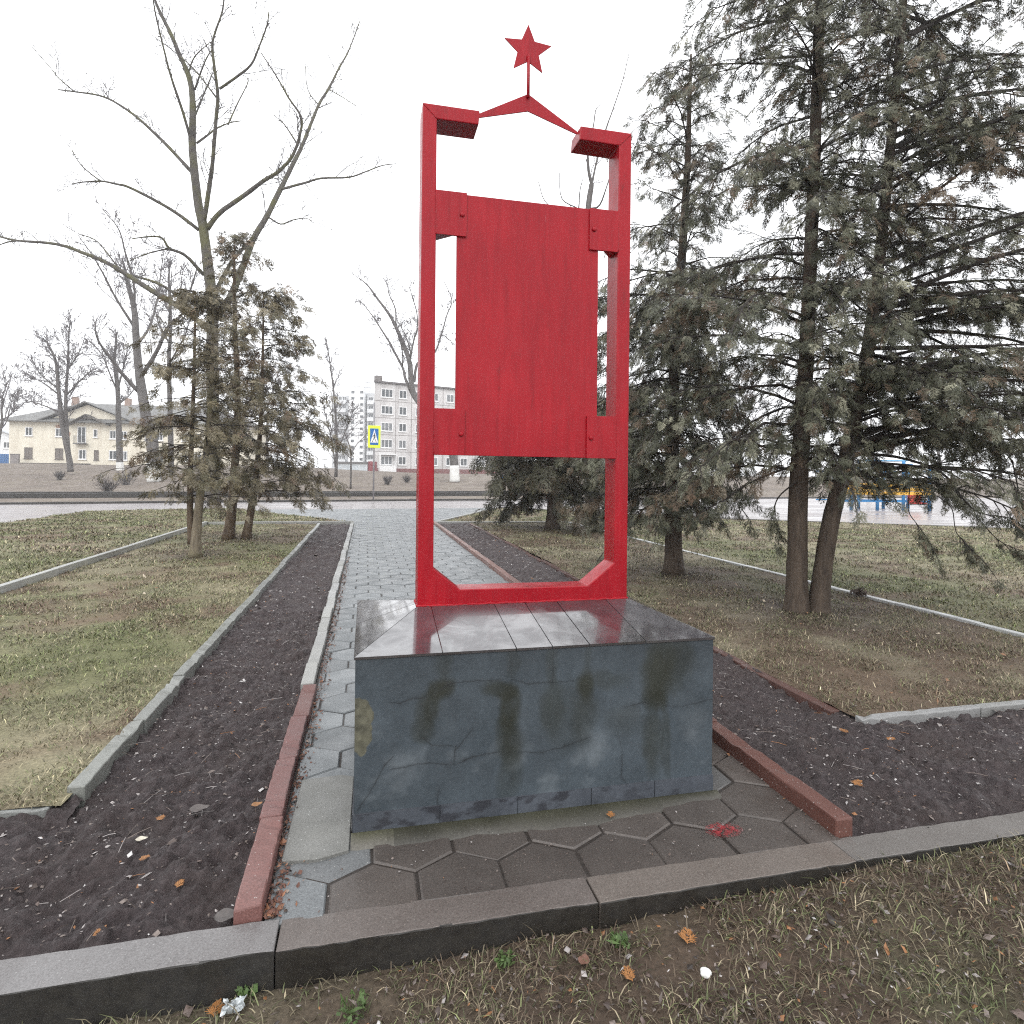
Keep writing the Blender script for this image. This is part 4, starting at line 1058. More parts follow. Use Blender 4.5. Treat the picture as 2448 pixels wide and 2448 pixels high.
# leafless bushes on the verge
for px, py, wpx, lab in ((143, 1147, 34, 'dark clipped leafless bush on the bank below the yellow house'), (256, 1178, 62, 'wide leafless bush on the bank beside the road'), (300, 1160, 60, 'broad reddish leafless bush behind another on the bank'),
                         (925, 1158, 34, 'low leafless bush on the verge just past the crossing sign'), (972, 1153, 26, 'small fan shaped leafless bush below the grey apartment block')):
    q = T(px, py); d = depth(q); hh = wpx / F * d * 0.62
    b = MB()
    for i in range(46):
        az = random.random() * 6.28; sp = random.uniform(0.1, 1.0)
        grow(b, q + rng.normal(0, hh * 0.12, 3) * (1, 1, 0), np.array((math.cos(az) * sp, math.sin(az) * sp, 0.9)), hh * random.uniform(0.6, 1.1), 0.014, 1, 0.2, 0.3, (3, 5), (0.3, 0.8), (0.35, 0.6), 0.5, 0.2, 0.009)
    tag(b.build('bush', M['twig'], None, q), lab, 'bush', 'leafless bushes across the road')

# ------------------------------------------------------------------ conifers (thuja): limbs, hanging branchlets, flat sprays
def spray_template(seed, nl=8, w=0.031):
    r = random.Random(seed); V = []; Q = []
    def strip(p, d, L, wd, nrm):
        d = d / np.linalg.norm(d); s_ = np.cross(nrm, d); s_ /= np.linalg.norm(s_) + 1e-9
        e = p + d * L + np.array((0, 0, -0.22 * L * L * 2)); m = p + d * L * 0.5
        k = len(V)
        V.extend([p - s_ * wd * .35, p + s_ * wd * .35, m + s_ * wd * .6, m - s_ * wd * .6, e]); Q.append(((k, k + 1, k + 2, k + 3), (k + 3, k + 2, k + 4)))
    up = np.array((0, 0, 1.0))
    rp = lambda t: np.array((t, 0.05 * math.sin(3 * t), -0.30 * t * t))
    for i in range(3): strip(rp(i / 3), rp((i + 1) / 3) - rp(i / 3), 0.36, w, up)
    for i in range(nl):
        t = 0.06 + 0.9 * i / nl
        for sd in (-1, 1):
            a = r.uniform(0.55, 0.95); L = (0.52 * (1 - t) ** 0.8 + 0.12) * r.uniform(0.7, 1.2)
            d = np.array((math.cos(a), sd * math.sin(a), r.uniform(-0.35, 0.2))); p = rp(t + r.uniform(-.03, .03))
            n2 = up + np.array((r.uniform(-.6, .6), r.uniform(-.6, .6), 0))
            strip(p, d, L, w, n2)
            if L > 0.24:
                for u in (0.35, 0.62):
                    for s2 in (-1, 1):
                        a2 = a * sd + s2 * r.uniform(0.5, 0.8)
                        strip(p + d * L * u, np.array((math.cos(a2), math.sin(a2), r.uniform(-0.35, 0.05))), L * 0.42 * r.uniform(0.7, 1.2), w * 0.9, n2)
    return np.array(V), {4: np.array([q[0] for q in Q]), 3: np.array([q[1] for q in Q])}
SPRAYS = [spray_template(s) for s in (1, 2, 3, 4)]
SPRAYS_LITE = [spray_template(s, 6, 0.04) for s in (5, 6, 7)]

class Thuja:
    def __init__(s, seed, cols, size=(0.13, 0.22), lite=False):
        s.r = np.random.default_rng(seed); s.cols = cols; s.size = size; s.tpl = SPRAYS_LITE if lite else SPRAYS
        s.thin = None; s.pos = []; s.dir = []; s.sz = []; s.c = []; s.limb = MB(); s.tr = []
    def spray(s, p, d, k=1.0, dead=None):
        s.pos.append(p); s.dir.append(d); s.sz.append(s.r.uniform(*s.size) * k)
        i = s.r.choice(len(s.cols), p=[w for _, w in s.cols]); c = np.array(s.cols[i][0]) * s.r.uniform(0.65, 1.35)
        if dead is not None: c = c * 0.4 + np.array(dead) * 0.6
        s.c.append(c)
    def branch(s, p, d, L, step, droop, dead=None, bare=0.0):
        n = max(2, int(L / step)); q = p.copy(); pts = [q]
        for i in range(n):
            d = d + np.array((0, 0, -droop / n)) + s.r.normal(0, 0.06, 3); d /= np.linalg.norm(d)
            q = q + d * L / n; pts.append(q)
            if i / n >= bare:
                side = s.r.normal(0, 0.7, 3); dd = d + side + np.array((0, 0, -0.5)); s.spray(q, dd / np.linalg.norm(dd), 1.0, dead)
        s.spray(q, d, 1.2, dead)
        s.limb.tube(np.array(pts), np.linspace(0.007, 0.003, n + 1), 3, cap=False)
    def limb_path(s, pts, r0, r1, start=0.25, sec=0.11, slen=0.42, droop=0.5, dead=None):
        pts = np.asarray(pts); s.limb.tube(pts, np.linspace(r0, r1, len(pts)), 5, jag=0.2)
        seg = np.linalg.norm(np.diff(pts, axis=0), axis=1); cum = np.concatenate(([0], np.cumsum(seg))); Lt = cum[-1]
        x = start * Lt; sd = 1
        while x < Lt:
            j = min(np.searchsorted(cum, x) - 1, len(seg) - 1); j = max(j, 0); f = (x - cum[j]) / seg[j]
            p = pts[j] + (pts[j + 1] - pts[j]) * f; tg = (pts[j + 1] - pts[j]) / seg[j]
            a = s.r.uniform(0.5, 1.15) * sd
            d = rot_about(tg, np.array((0, 0, 1.0)), a) + np.array((0, 0, s.r.uniform(-0.45, 0.25)))
            s.branch(p, d / np.linalg.norm(d), slen * s.r.uniform(0.5, 1.15) * (1.15 - 0.6 * x / Lt), 0.062, droop * s.r.uniform(0.5, 1.6), dead)
            sd = -sd; x += sec * s.r.uniform(0.6, 1.4)
        s.branch(pts[-1], tg, 0.25, 0.07, droop, dead)
    def stem(s, pts, r0, r1):
        s.tr.append((smooth_path(pts, 5), r0, r1))
    def crown(s, k, z0, z1, n, R, rise=(0.1, 0.5), droop=(0.15, 0.45), azbias=None, start=0.22, sec=0.11, slen=0.42, deadp=0.05, sdroop=0.5):
        pts = s.tr[k][0]; zs = pts[:, 2]
        for i in range(n):
            u = (i + s.r.random()) / n; z = z0 + (z1 - z0) * u
            c = np.array([np.interp(z, zs, pts[:, a]) for a in range(3)])
            az = i * 2.39996 + s.r.normal(0, 0.35)
            if azbias is not None and s.r.random() < azbias[1]: az = azbias[0] + s.r.normal(0, 0.6)
            L = R(z, az) * s.r.uniform(0.6, 1.12)
            if L < 0.12 or (s.thin and z > s.thin and s.r.random() < 0.10): continue
            up = s.r.uniform(*rise); dr = s.r.uniform(*droop)
            t = np.linspace(0, 1, 7)[:, None]; bend = s.r.normal(0, 0.15)
            h = np.array((math.cos(az), math.sin(az), 0)); sd = np.array((-h[1], h[0], 0))
            path = c + h * L * t + sd * bend * L * t * t + np.array((0, 0, 1)) * L * (up * t - dr * t * t) + s.r.normal(0, 0.012, (7, 3))
            dead = (0.13, 0.075, 0.045) if s.r.random() < deadp else None
            s.limb_path(path, 0.006 + 0.008 * L, 0.003, start, sec, slen * min(1.0, 0.45 + L * 0.4), sdroop, dead)
    def make(s, name, label, base, barkmats, group=None, flare=1.35):
        t = thing(name, label, 'tree', tuple(base), 0, group)
        for (pts, r0, r1), bm_ in zip(s.tr, barkmats):
            b = MB(); n = len(pts); rad = np.linspace(r0, r1, n)
            zz = pts[:, 2] - pts[0][2]; rad = rad * (1 + (flare - 1) * np.exp(-zz / 0.16))
            b.tube(pts, rad, 14, jag=0.10); b.build('trunk', bm_, t, base, smooth=True)
        if s.limb.v: s.limb.build('limbs', M['twig_near'], t, base)
        pos = np.array(s.pos); d = np.array(s.dir); sz = np.array(s.sz); c = np.array(s.c)
        up = np.array((0, 0, 1.0)) + s.r.normal(0, 0.45, (len(pos), 3))
        y = np.cross(up, d); y /= np.linalg.norm(y, axis=1)[:, None] + 1e-9; z = np.cross(d, y)
        Mx = np.stack((d, y, z), -1) * sz[:, None, None]
        cr = MB(); w_ = s.r.integers(0, len(s.tpl), len(pos))
        for i, (tv, tf) in enumerate(s.tpl):
            k = w_ == i
            if k.any(): cr.inst(tv, tf, Mx[k], pos[k], c[k])
        cr.build('crown', M['foliage'], t, base, col=True)
        print(name, len(pos), 'sprays')
        return t
DG = [((0.072, 0.076, 0.050), 0.42), ((0.128, 0.130, 0.088), 0.30), ((0.22, 0.215, 0.155), 0.18), ((0.14, 0.10, 0.066), 0.10)]
BR = [((0.150, 0.126, 0.076), 0.5), ((0.21, 0.18, 0.12), 0.25), ((0.11, 0.10, 0.06), 0.2), ((0.22, 0.16, 0.11), 0.05)]

# big two trunked conifer near the camera
d1 = 6.75; zb = 0.0
base = G(1930, 1466, 0.0); dC = depth(base)
th = Thuja(21, DG, (0.085, 0.155)); th.thin = 3.6
st1 = [(1904, 1470), (1905, 1380), (1908, 1200), (1918, 1000), (1928, 850), (1938, 600), (1950, 300), (1960, 0), (1972, -300), (1980, -560)]
st2 = [(1957, 1470), (1962, 1400), (1985, 1250), (2015, 1130), (2048, 980), (2075, 830), (2100, 640), (2122, 420), (2150, 120), (2172, -180), (2185, -480)]
th.stem([P(x, y, dC + 0.02) for x, y in st1], 0.118, 0.03); th.stem([P(x, y, dC + 0.0 + 0.10 * max(0, (1400 - y) / 1000)) for x, y in st2], 0.105, 0.028)
right_az = math.atan2(-SY, CY)                       # azimuth of the picture's right in world X,Y
def RC1(z, az):
    side = math.cos(az - right_az)
    base_ = 1.05 + 0.65 * (side < 0) * abs(side) - 0.1 * side
    return base_ * float(np.interp(z, [1.4, 2.2, 4.5, 7.0, 8.6], [0.85, 1.1, 1.15, 0.85, 0.2]))
def RC2(z, az):
    side = math.cos(az - right_az)
    base_ = 1.15 + 1.5 * max(0, side)
    return base_ * float(np.interp(z, [1.3, 2.2, 4.5, 7.0, 8.4], [0.9, 1.1, 1.1, 0.85, 0.2]))
th.crown(0, 1.5, 8.2, 104, RC1, (0.05, 0.6), (0.2, 0.6), (right_az + math.pi, 0.22), 0.12, 0.095, 0.44)
th.crown(1, 1.45, 8.0, 108, RC2, (0.1, 0.6), (0.15, 0.5), (right_az, 0.34), 0.12, 0.10, 0.46)
th.crown(1, 1.5, 3.6, 26, lambda z, az: 2.9, (0.0, 0.35), (0.1, 0.4), (right_az, 1.0), 0.3, 0.12, 0.5)
th.crown(0, 1.9, 6.5, 20, lambda z, az: 0.8, (0.0, 0.4), (0.3, 0.6), (right_az - math.pi / 2, 1.0), 0.1, 0.1, 0.36)
th.crown(1, 1.9, 6.5, 16, lambda z, az: 0.8, (0.0, 0.4), (0.3, 0.6), (right_az - math.pi / 2, 1.0), 0.1, 0.1, 0.36)
def hang(pts, dd=0.0, start=0.5, r0=0.012, sec=0.10, slen=0.2):
    w = smooth_path([P(x, y, dC - 0.1 + dd * k / len(pts)) for k, (x, y) in enumerate(pts)], 4)
    th.limb_path(w, r0, 0.003, start, sec, slen, 0.35)
hang([(2015, 1085), (2140, 1092), (2250, 1130), (2300, 1190), (2340, 1225), (2400, 1235)], -0.3, 0.62, 0.02, 0.07, 0.26)
hang([(2030, 1130), (2110, 1135), (2180, 1122), (2280, 1100), (2400, 1060)], -0.2, 0.45, 0.02, 0.09, 0.32)
hang([(2030, 1155), (2100, 1168), (2190, 1160), (2260, 1172), (2350, 1150)], 0.25, 0.5, 0.022, 0.09, 0.3)
hang([(2040, 1060), (2130, 1040), (2230, 1035), (2350, 1015), (2470, 985)], -0.5, 0.35, 0.022, 0.1, 0.36)
hang([(2175, 1165), (2172, 1220), (2190, 1250), (2205, 1270), (2225, 1300)], -0.2, 0.62, 0.006, 0.04, 0.13)
hang([(2240, 1185), (2275, 1215), (2285, 1270), (2310, 1300), (2345, 1335)], -0.3, 0.62, 0.006, 0.04, 0.14)
hang([(2340, 1240), (2385, 1290), (2430, 1312), (2450, 1318)], -0.3, 0.5, 0.006, 0.05, 0.12)
hang([(2420, 1100), (2435, 1180), (2430, 1230), (2440, 1262)], -0.3, 0.3, 0.008, 0.06, 0.16)
hang([(1905, 1150), (1860, 1190), (1850, 1235), (1857, 1268)], 0.5, 0.45, 0.01, 0.05, 0.15)
hang([(1905, 1110), (1800, 1150), (1730, 1195), (1690, 1215)], 0.6, 0.35, 0.014, 0.08, 0.25)
th.make('conifer_tree', 'big dark conifer with two trunks growing from one foot in the brown grass', base, [M['bark_thuja'], M['bark_thuja']])

# the conifer beside the red frame
base = G(1610, 1376, 0.0); dD = depth(base)
th = Thuja(22, DG, (0.10, 0.175))
th.stem([P(x, y, dD) for x, y in [(1610, 1376), (1610, 1250), (1606, 1100), (1612, 900), (1628, 650), (1642, 420), (1648, 260), (1652, 130)]], 0.135, 0.015)
RD = lambda z, az: float(np.interp(z, [0.7, 1.4, 2.6, 4.2, 5.2, 6.6, 7.8], [0.95, 1.25, 1.4, 1.25, 0.95, 0.8, 0.25])) * (1.0 + 0.22 * math.cos(az - right_az - math.pi))
th.crown(0, 0.95, 4.6, 112, RD, (0.0, 0.35), (0.25, 0.6), None, 0.15, 0.10, 0.42, 0.04, 0.8)
th.crown(0, 4.6, 7.7, 46, RD, (0.3, 0.9), (0.2, 0.5), None, 0.15, 0.12, 0.34, 0.04, 0.8)
th.make('conifer_tree', 'dense hanging conifer with one trunk between the red frame and the two trunked conifer', base, [M['bark_thuja']])

# the conifer seen through the frame
base = G(1321, 1266, 0.0); dE = depth(base)
th = Thuja(23, [((0.058, 0.056, 0.034), 0.5), ((0.075, 0.072, 0.045), 0.3), ((0.09, 0.07, 0.045), 0.2)], (0.24, 0.38), True)
th.stem([P(x, y, dE) for x, y in [(1321, 1266), (1322, 1190), (1320, 1000), (1322, 800), (1324, 700)]], 0.19, 0.03)
RE = lambda z, az: float(np.interp(z, [0.9, 1.6, 3.0, 5.0, 6.6], [1.6, 2.1, 2.0, 1.2, 0.2]))
th.crown(0, 1.0, 6.2, 64, RE, (0.0, 0.3), (0.25, 0.55), None, 0.12, 0.2, 0.65, 0.05, 0.9)
w = smooth_path([P(x, y, dE - 0.8) for x, y in [(1330, 1150), (1400, 1180), (1425, 1230), (1430, 1290)]], 4); th.limb_path(w, 0.02, 0.004, 0.4, 0.12, 0.3, 0.8)
th.make('conifer_tree', 'short trunked drooping conifer seen under the board through the red frame', base, [M['bark_thuja']])

# two thin brownish conifers on the other lawn
base = G(466, 1332, 0.02); dA = depth(base)
th = Thuja(24, BR, (0.12, 0.2), True)
th.stem([P(x, y, dA) for x, y in [(466, 1332), (470, 1270), (478, 1190), (488, 1120), (500, 1000), (508, 850), (510, 720)]], 0.088, 0.015)
th.stem([P(x, y, dA + 0.05) for x, y in [(460, 1300), (455, 1230), (455, 1150), (458, 1050), (464, 900), (466, 780), (468, 700)]], 0.062, 0.010)
RA = lambda z, az: float(np.interp(z, [0.9, 1.8, 3.0, 4.2, 5.4], [0.8, 1.05, 0.8, 0.42, 0.12]))
th.crown(0, 1.0, 5.2, 46, RA, (0.0, 0.5), (0.1, 0.4), None, 0.18, 0.18, 0.30, 0.1, 0.4)
th.crown(1, 1.0, 5.2, 42, RA, (0.0, 0.5), (0.1, 0.4), None, 0.18, 0.18, 0.28, 0.1, 0.4)
th.make('conifer_tree', 'thin brownish conifer with one pale and one dark stem nearer the raised kerb', base, [M['bark_pale'], M['bark_brown']])
base = G(566, 1290, 0.02); dB = depth(base)
th = Thuja(25, BR, (0.15, 0.25), True)
th.stem([P(x, y, dB) for x, y in [(546, 1290), (556, 1200), (562, 1100), (568, 950), (562, 780), (560, 640), (562, 575)]], 0.112, 0.012)
th.stem([P(x, y, dB + 0.1) for x, y in [(588, 1290), (603, 1200), (614, 1120), (624, 1000), (628, 850), (630, 700)]], 0.088, 0.012)
RB = lambda z, az: float(np.interp(z, [1.0, 2.0, 3.4, 5.0, 7.2], [1.15, 1.4, 1.0, 0.6, 0.10])) * (1 + 0.25 * math.cos(az - right_az))
th.crown(0, 1.2, 7.2, 60, RB, (0.0, 0.5), (0.1, 0.4), None, 0.17, 0.23, 0.38, 0.1, 0.5)
th.crown(1, 1.0, 6.0, 64, RB, (-0.05, 0.45), (0.1, 0.45), (right_az, 0.45), 0.2, 0.23, 0.38, 0.1, 0.5)
th.make('conifer_tree', 'thin brown conifer with two dark stems nearer the paved path', base, [M['bark_brown'], M['bark_brown']])
# ------------------------------------------------------------------ buildings (each in its own frame: x along the front, y into the house, z up)
glass = simple('window_glass', (0.06, 0.068, 0.076), 0.12, 0.4, 0.7)
curtain = simple('curtained_glass', (0.16, 0.17, 0.18), 0.3, 0.4, 0.9)
board_m = simple('boarded_opening', lin(112, 104, 98), 0.7, 0.2, 3)
def wall_paint(name, a, b, stain, sc=0.5):
    m = Mat(name)
    c = m.ramp(m.noise(sc, 6, 0.65), [(0.3, a), (0.7, b)])
    c = m.mix(m.ramp(m.noise(1.0, 5, 0.7, m.pos((0.9, 0.9, 0.16))), [(0.5, 0.0), (0.72, 0.55)]), c, stain)
    m.base(c).rough(0.85).spec(0.2); m.bump(m.noise(14, 4), 0.2, 0.02); return m.m
def window(par, x, z, w, h, y=0.0, mull=1, mat=None, fw=0.09, sill=True, fmat=None):
    b = MB(); y0, y1 = y - 0.06, y + 0.05
    b.box((x, y0, z), (x + fw, y1, z + h)); b.box((x + w - fw, y0, z), (x + w, y1, z + h))
    b.box((x + fw, y0, z), (x + w - fw, y1, z + fw)); b.box((x + fw, y0, z + h - fw), (x + w - fw, y1, z + h))
    for k in range(mull):
        cx = x + w * (k + 1) / (mull + 1); b.box((cx - fw * .45, y0, z + fw), (cx + fw * .45, y1, z + h - fw))
    if sill: b.box((x - 0.08, y - 0.16, z - 0.09), (x + w + 0.08, y1, z - 0.003))
    f = b.build('window', fmat or M['white'], par)
    p = MB(); p.box((x + fw * .5, y - 0.02, z + fw * .5), (x + w - fw * .5, y + 0.03, z + h - fw * .5)); p.build('pane', mat or glass, f)
    return f

# yellow two storey house
A = P(21, 1110, 84); Bp = P(480, 1119, 88.5)
A[2] = 2.1; az = math.atan2(Bp[1] - A[1], Bp[0] - A[0]); K = 84 / F
house = thing('house', 'pale yellow two storey house with a grey hipped roof behind the street trees', 'house', tuple(A), az)
W_, D_, HE = 31.0, 11.0, 5.95
cream = wall_paint('cream_render', lin(218, 211, 194), lin(234, 228, 212), lin(184, 172, 156))
rng_st = None
b = MB(); b.box((0, 0, -1.2), (W_, D_, HE))
gab = [(4.3, HE - .02), (15.4, HE - .02), (9.6, 8.35)]
b.add([(4.3, -.05, HE - .3), (15.4, -.05, HE - .3), (15.4, -.05, HE), (9.6, -.05, 8.3), (4.3, -.05, HE), (4.3, 5, HE - .3), (15.4, 5, HE - .3), (15.4, 5, HE), (9.6, 5, 8.3), (4.3, 5, HE)], {5: [(0, 1, 2, 3, 4), (9, 8, 7, 6, 5)], 4: [(0, 5, 6, 1)]})
b.build('wall', cream, house)
b = MB(); b.box((-.04, -.06, -1.3), (W_ + .04, D_ + .06, -0.15)); b.build('foundation', simple('red_brown_base', lin(112, 66, 58), 0.8, 0.2, 3), house)
slate_r = wall_paint('grey_roof_sheet', lin(108, 108, 108), lin(138, 138, 136), lin(92, 90, 88), 0.8)
ov = 0.9; b = MB()
e = [(-ov, -ov, HE), (W_ + ov, -ov, HE), (W_ + ov, D_ + ov, HE), (-ov, D_ + ov, HE), (6.5, D_ / 2, 9.0), (W_ - 6.5, D_ / 2, 9.0)]
low = [(x, y, z - 0.16) for x, y, z in e[:4]]
b.add(e + low, {4: [(0, 1, 5, 4), (2, 3, 4, 5), (6, 9, 8, 7), (0, 6, 7, 1), (1, 7, 8, 2), (2, 8, 9, 3), (3, 9, 6, 0)], 3: [(1, 2, 5), (3, 0, 4)]})
def saddle(b, x0, xm, x1, z0, zm, y0, y1, th=0.14):
    v = []
    for y in (y0, y1): v += [(x0, y, z0), (xm, y, zm), (x1, y, z0), (x0, y, z0 - th), (xm, y, zm - th), (x1, y, z0 - th)]
    b.add(v, {4: [(0, 1, 7, 6), (1, 2, 8, 7), (3, 9, 10, 4), (4, 10, 11, 5), (0, 3, 4, 1), (1, 4, 5, 2), (6, 7, 10, 9), (7, 8, 11, 10), (0, 6, 9, 3), (2, 5, 11, 8)]})
saddle(b, 3.4, 9.6, 16.3, HE - 0.12, 8.72, -0.95, 5.4)
roof = b.build('roof', slate_r, house)
b = MB(); saddle(b, 7.5, 9.8, 12.5, 5.55, 6.95, -1.3, -0.06, 0.12)
b.build('porch_roof', simple('dark_porch_roof', lin(92, 88, 84), 0.8, 0.2, 2), house)
for x in (5.2, 12.2, 20.0): 
    c = MB(); c.box((x, D_ / 2 - .4, 8.2), (x + 0.7, D_ / 2 + .4, 9.9)); c.build('chimney', simple('chimney_brick', lin(150, 128, 116), 0.85), roof)
zz = lambda y: (1110 - y) * K; xx = lambda x: (x - 21) * K
for (xa, xb, ya, yb, kind) in ((55, 71, 1021, 1042, 0), (120, 136, 1022, 1043, 0), (203, 212, 1023, 1043, 0), (239, 254, 1025, 1046, 0), (263, 278, 1026, 1047, 0), (318, 334, 1028, 1048, 0), (345, 360, 1028, 1048, 0), (402, 418, 1029, 1049, 0), (432, 448, 1029, 1049, 0),
                              (54, 71, 1070, 1096, 1), (120, 137, 1071, 1097, 1), (171, 188, 1073, 1097, 0), (205, 215, 1074, 1098, 1), (238, 256, 1074, 1097, 0), (264, 279, 1075, 1098, 0), (319, 336, 1076, 1098, 0), (345, 361, 1076, 1099, 0), (402, 418, 1077, 1099, 0), (432, 448, 1077, 1099, 0)):
    window(house, xx(xa), zz(yb), xx(xb) - xx(xa), zz(ya) - zz(yb), 0.0, 0 if xb - xa < 11 else 1, board_m if kind else glass, 0.1 if not kind else 0.06, True, board_m if kind else None)
b = MB(); x0, x1 = xx(168), xx(187)
dr = window(house, x0, zz(1057), x1 - x0, 2.25, 0.0, 1, glass, 0.1, False)
b = MB()
for i in range(10): b.box((x0 - .2 + i * .155, -.75, zz(1058)), (x0 - .17 + i * .155, -.72, zz(1058) + 0.95))
b.box((x0 - .25, -.77, zz(1058) + .95), (x1 + .25, -.70, zz(1058) + 1.0)); b.box((x0 - .25, -.77, zz(1058) - .12), (x1 + .25, -0.07, zz(1058) - .01))
b.build('balcony', simple('balcony_iron', lin(88, 86, 88), 0.6, 0.2, 4), house)
q = MB(); pp = MB()                                     # patch of bare brick where the render has come off
xs_ = [5.6, 6.3, 6.9, 7.0, 7.5, 7.4, 6.6, 6.1, 5.7]; zs_ = [5.4, 5.55, 5.5, 4.9, 4.3, 3.9, 4.1, 4.7, 5.0]
q.prism(list(zip(xs_, zs_))[::-1], -0.012, 0.01); q.build('bare_patch', simple('bare_brick', lin(168, 138, 120), 0.9, 0.25, 3), house)
# low retaining wall, blue fence and white shed at its corner
w0 = P(44, 1108, 79); w1 = P(212, 1112, 80)
d = w1 - w0; aw = math.atan2(d[1], d[0]); o = thing('retaining_wall', 'low dark wall along the top of the bank before the yellow house', 'wall', (w0[0], w0[1], 1.35), aw)
b = MB(); b.box((0, 0, 0), (np.hypot(d[0], d[1]), .35, 0.75)); b.build('wall_body', wall_paint('dark_wall', lin(92, 82, 74), lin(118, 106, 96), lin(72, 64, 58)), o)
b = MB(); b.box((-.05, -.06, .753), (np.hypot(d[0], d[1]) + .05, .41, .87)); b.build('coping', simple('wall_coping', lin(84, 80, 76), 0.7), o)
w0 = P(-60, 1108, 86); o = thing('fence', 'bright blue sheet fence at the edge beside the yellow house', 'fence', (w0[0], w0[1], 1.9), az)
b = MB(); n = 32; X_ = np.linspace(0, 4.6, n); 
for i in range(n - 1): b.box((X_[i], 0 if i % 2 else .03, 0), (X_[i + 1] - .002, .05 if i % 2 else .08, 1.6))
b.build('sheet', simple('blue_sheet', lin(52, 104, 160), 0.5), o)
for x in (0.02, 2.3, 4.6): 
    b = MB(); b.box((x - .05, .09, -.3), (x + .05, .19, 1.75)); b.build('post', simple('fence_post', lin(90, 110, 140), 0.6), o)
w0 = P(24, 1111, 82.5); o = thing('gate_wall', 'short grey wall between the blue fence and the yellow house', 'wall', (w0[0], w0[1], 1.75), az)
b = MB(); b.box((0, 0, 0), (1.0, .3, 1.6)); b.build('wall_body', simple('grey_wall', lin(132, 126, 124), 0.85), o)
b = MB(); b.box((-.04, -.04, 1.603), (1.04, .34, 1.69)); b.build('coping', simple('grey_coping', lin(110, 106, 104), 0.8), o)
w0 = P(-150, 1109, 110); o = thing('house', 'white building with a pale roof at the frame edge behind the blue fence', 'house', (w0[0], w0[1], 2.0), az)
b = MB(); b.box((0, 0, 0), (12.5, 9, 5.3)); b.build('wall', simple('white_render', (0.74, 0.75, 0.76), 0.8, 0.06, 1), o)
b = MB(); saddle(b, -.6, 6.2, 13.1, 5.25, 8.0, -.6, 9.6, .2); rf = b.build('roof', simple('pale_roof', lin(190, 194, 200), 0.6), o)
b = MB(); b.add([(0, 0, 5.301), (12.5, 0, 5.301), (6.25, 0, 7.7), (0, .3, 5.301), (12.5, .3, 5.301), (6.25, .3, 7.7)], {3: [(0, 1, 2), (5, 4, 3)], 4: [(0, 3, 4, 1)]}); b.build('gable', simple('white_gable', (0.72, 0.73, 0.74), 0.8, 0.06, 1), o)
for x in (1.2, 4.4, 7.6, 10.3):
    for z in (0.9, 3.1): window(o, x, z, 1.2, 1.2, 0.0, 1, glass, 0.12)

# grey five storey block
A = P(893, 1130, 103); Bp = P(1085, 1130, 111); az5 = math.atan2(Bp[1] - A[1], Bp[0] - A[0]); A[2] = 1.2
blk = thing('apartment_block', 'grey five storey apartment block with stained panel walls behind the red frame', 'building', tuple(A), az5)
panel = wall_paint('stained_panels', lin(188, 185, 184), lin(214, 212, 211), lin(140, 134, 132), 0.35)
L5, H5 = 62, 15.2
b = MB(); b.slab([(0, 0), (L5, 0), (L5, 11), (5.5, 11)], .95, H5); b.build('wall', panel, blk)
b = MB(); b.slab([(-.05, -.08), (L5 + .05, -.08), (L5 + .05, 11.05), (5.6, 11.05)], -1.5, 0.947); b.build('foundation', simple('brick_red_base', lin(120, 78, 76), 0.85, 0.2, 2), blk)
b = MB(); b.slab([(-.2, -.35), (L5 + .25, -.35), (L5 + .25, 11.3), (5.4, 11.3)], H5 + .003, H5 + .32); rf = b.build('roof', simple('tarred_edge', lin(86, 80, 80), 0.8, 0.35, 2), blk)
for x in (0.3, 22, 44): 
    b = MB(); b.box((x, 4 if x > 1 else .1, H5 + .325), (x + 1.1, 5.2 if x > 1 else 1.0, H5 + 1.25)); b.build('chimney', simple('vent_stack', lin(112, 106, 104), 0.8), rf)
b = MB()
for k in range(1, 5): b.box((0.01, -.022, .95 + 2.83 * k - .04), (L5, -.001, .95 + 2.83 * k + .04))
for x in (3.75, 6.6, 9.4, 12.6, 15.6, 18.6, 21.6, 24.6, 28, 31, 34, 37, 40): b.box((x, -.024, .96), (x + .09, -.0008, H5))
b.build('panel_seam', simple('panel_joint', lin(140, 134, 132), 0.85, 0.2, 2), blk)
cols_ = [(1.2, 2.05, 2), (4.35, 1.4, 1), (7.4, 1.4, 1), (10.3, 1.4, 1), (13.3, 1.5, 1), (16.2, 1.4, 1), (19.3, 2.0, 2), (22.4, 1.4, 1), (25.4, 1.4, 1), (28.4, 1.5, 1), (31.5, 1.4, 1), (34.4, 2.0, 2), (37.6, 1.4, 1)]
for (x, w_, ml) in cols_:
    for k in range(5):
        window(blk, x, 1.55 + 2.83 * k, w_, 1.45, 0.0, ml, random.choice((glass, curtain, curtain)), 0.11)
b = MB(); b.box((.8, -.9, 0.25), (3.65, -.03, 1.4)); b.box((.8, -.9, 3.2), (3.65, -.03, 3.36)); b.box((.8, -.9, 1.403), (.9, -.1, 3.197)); b.box((3.55, -.9, 1.403), (3.65, -.1, 3.197))
b.build('balcony', M['white'], blk)

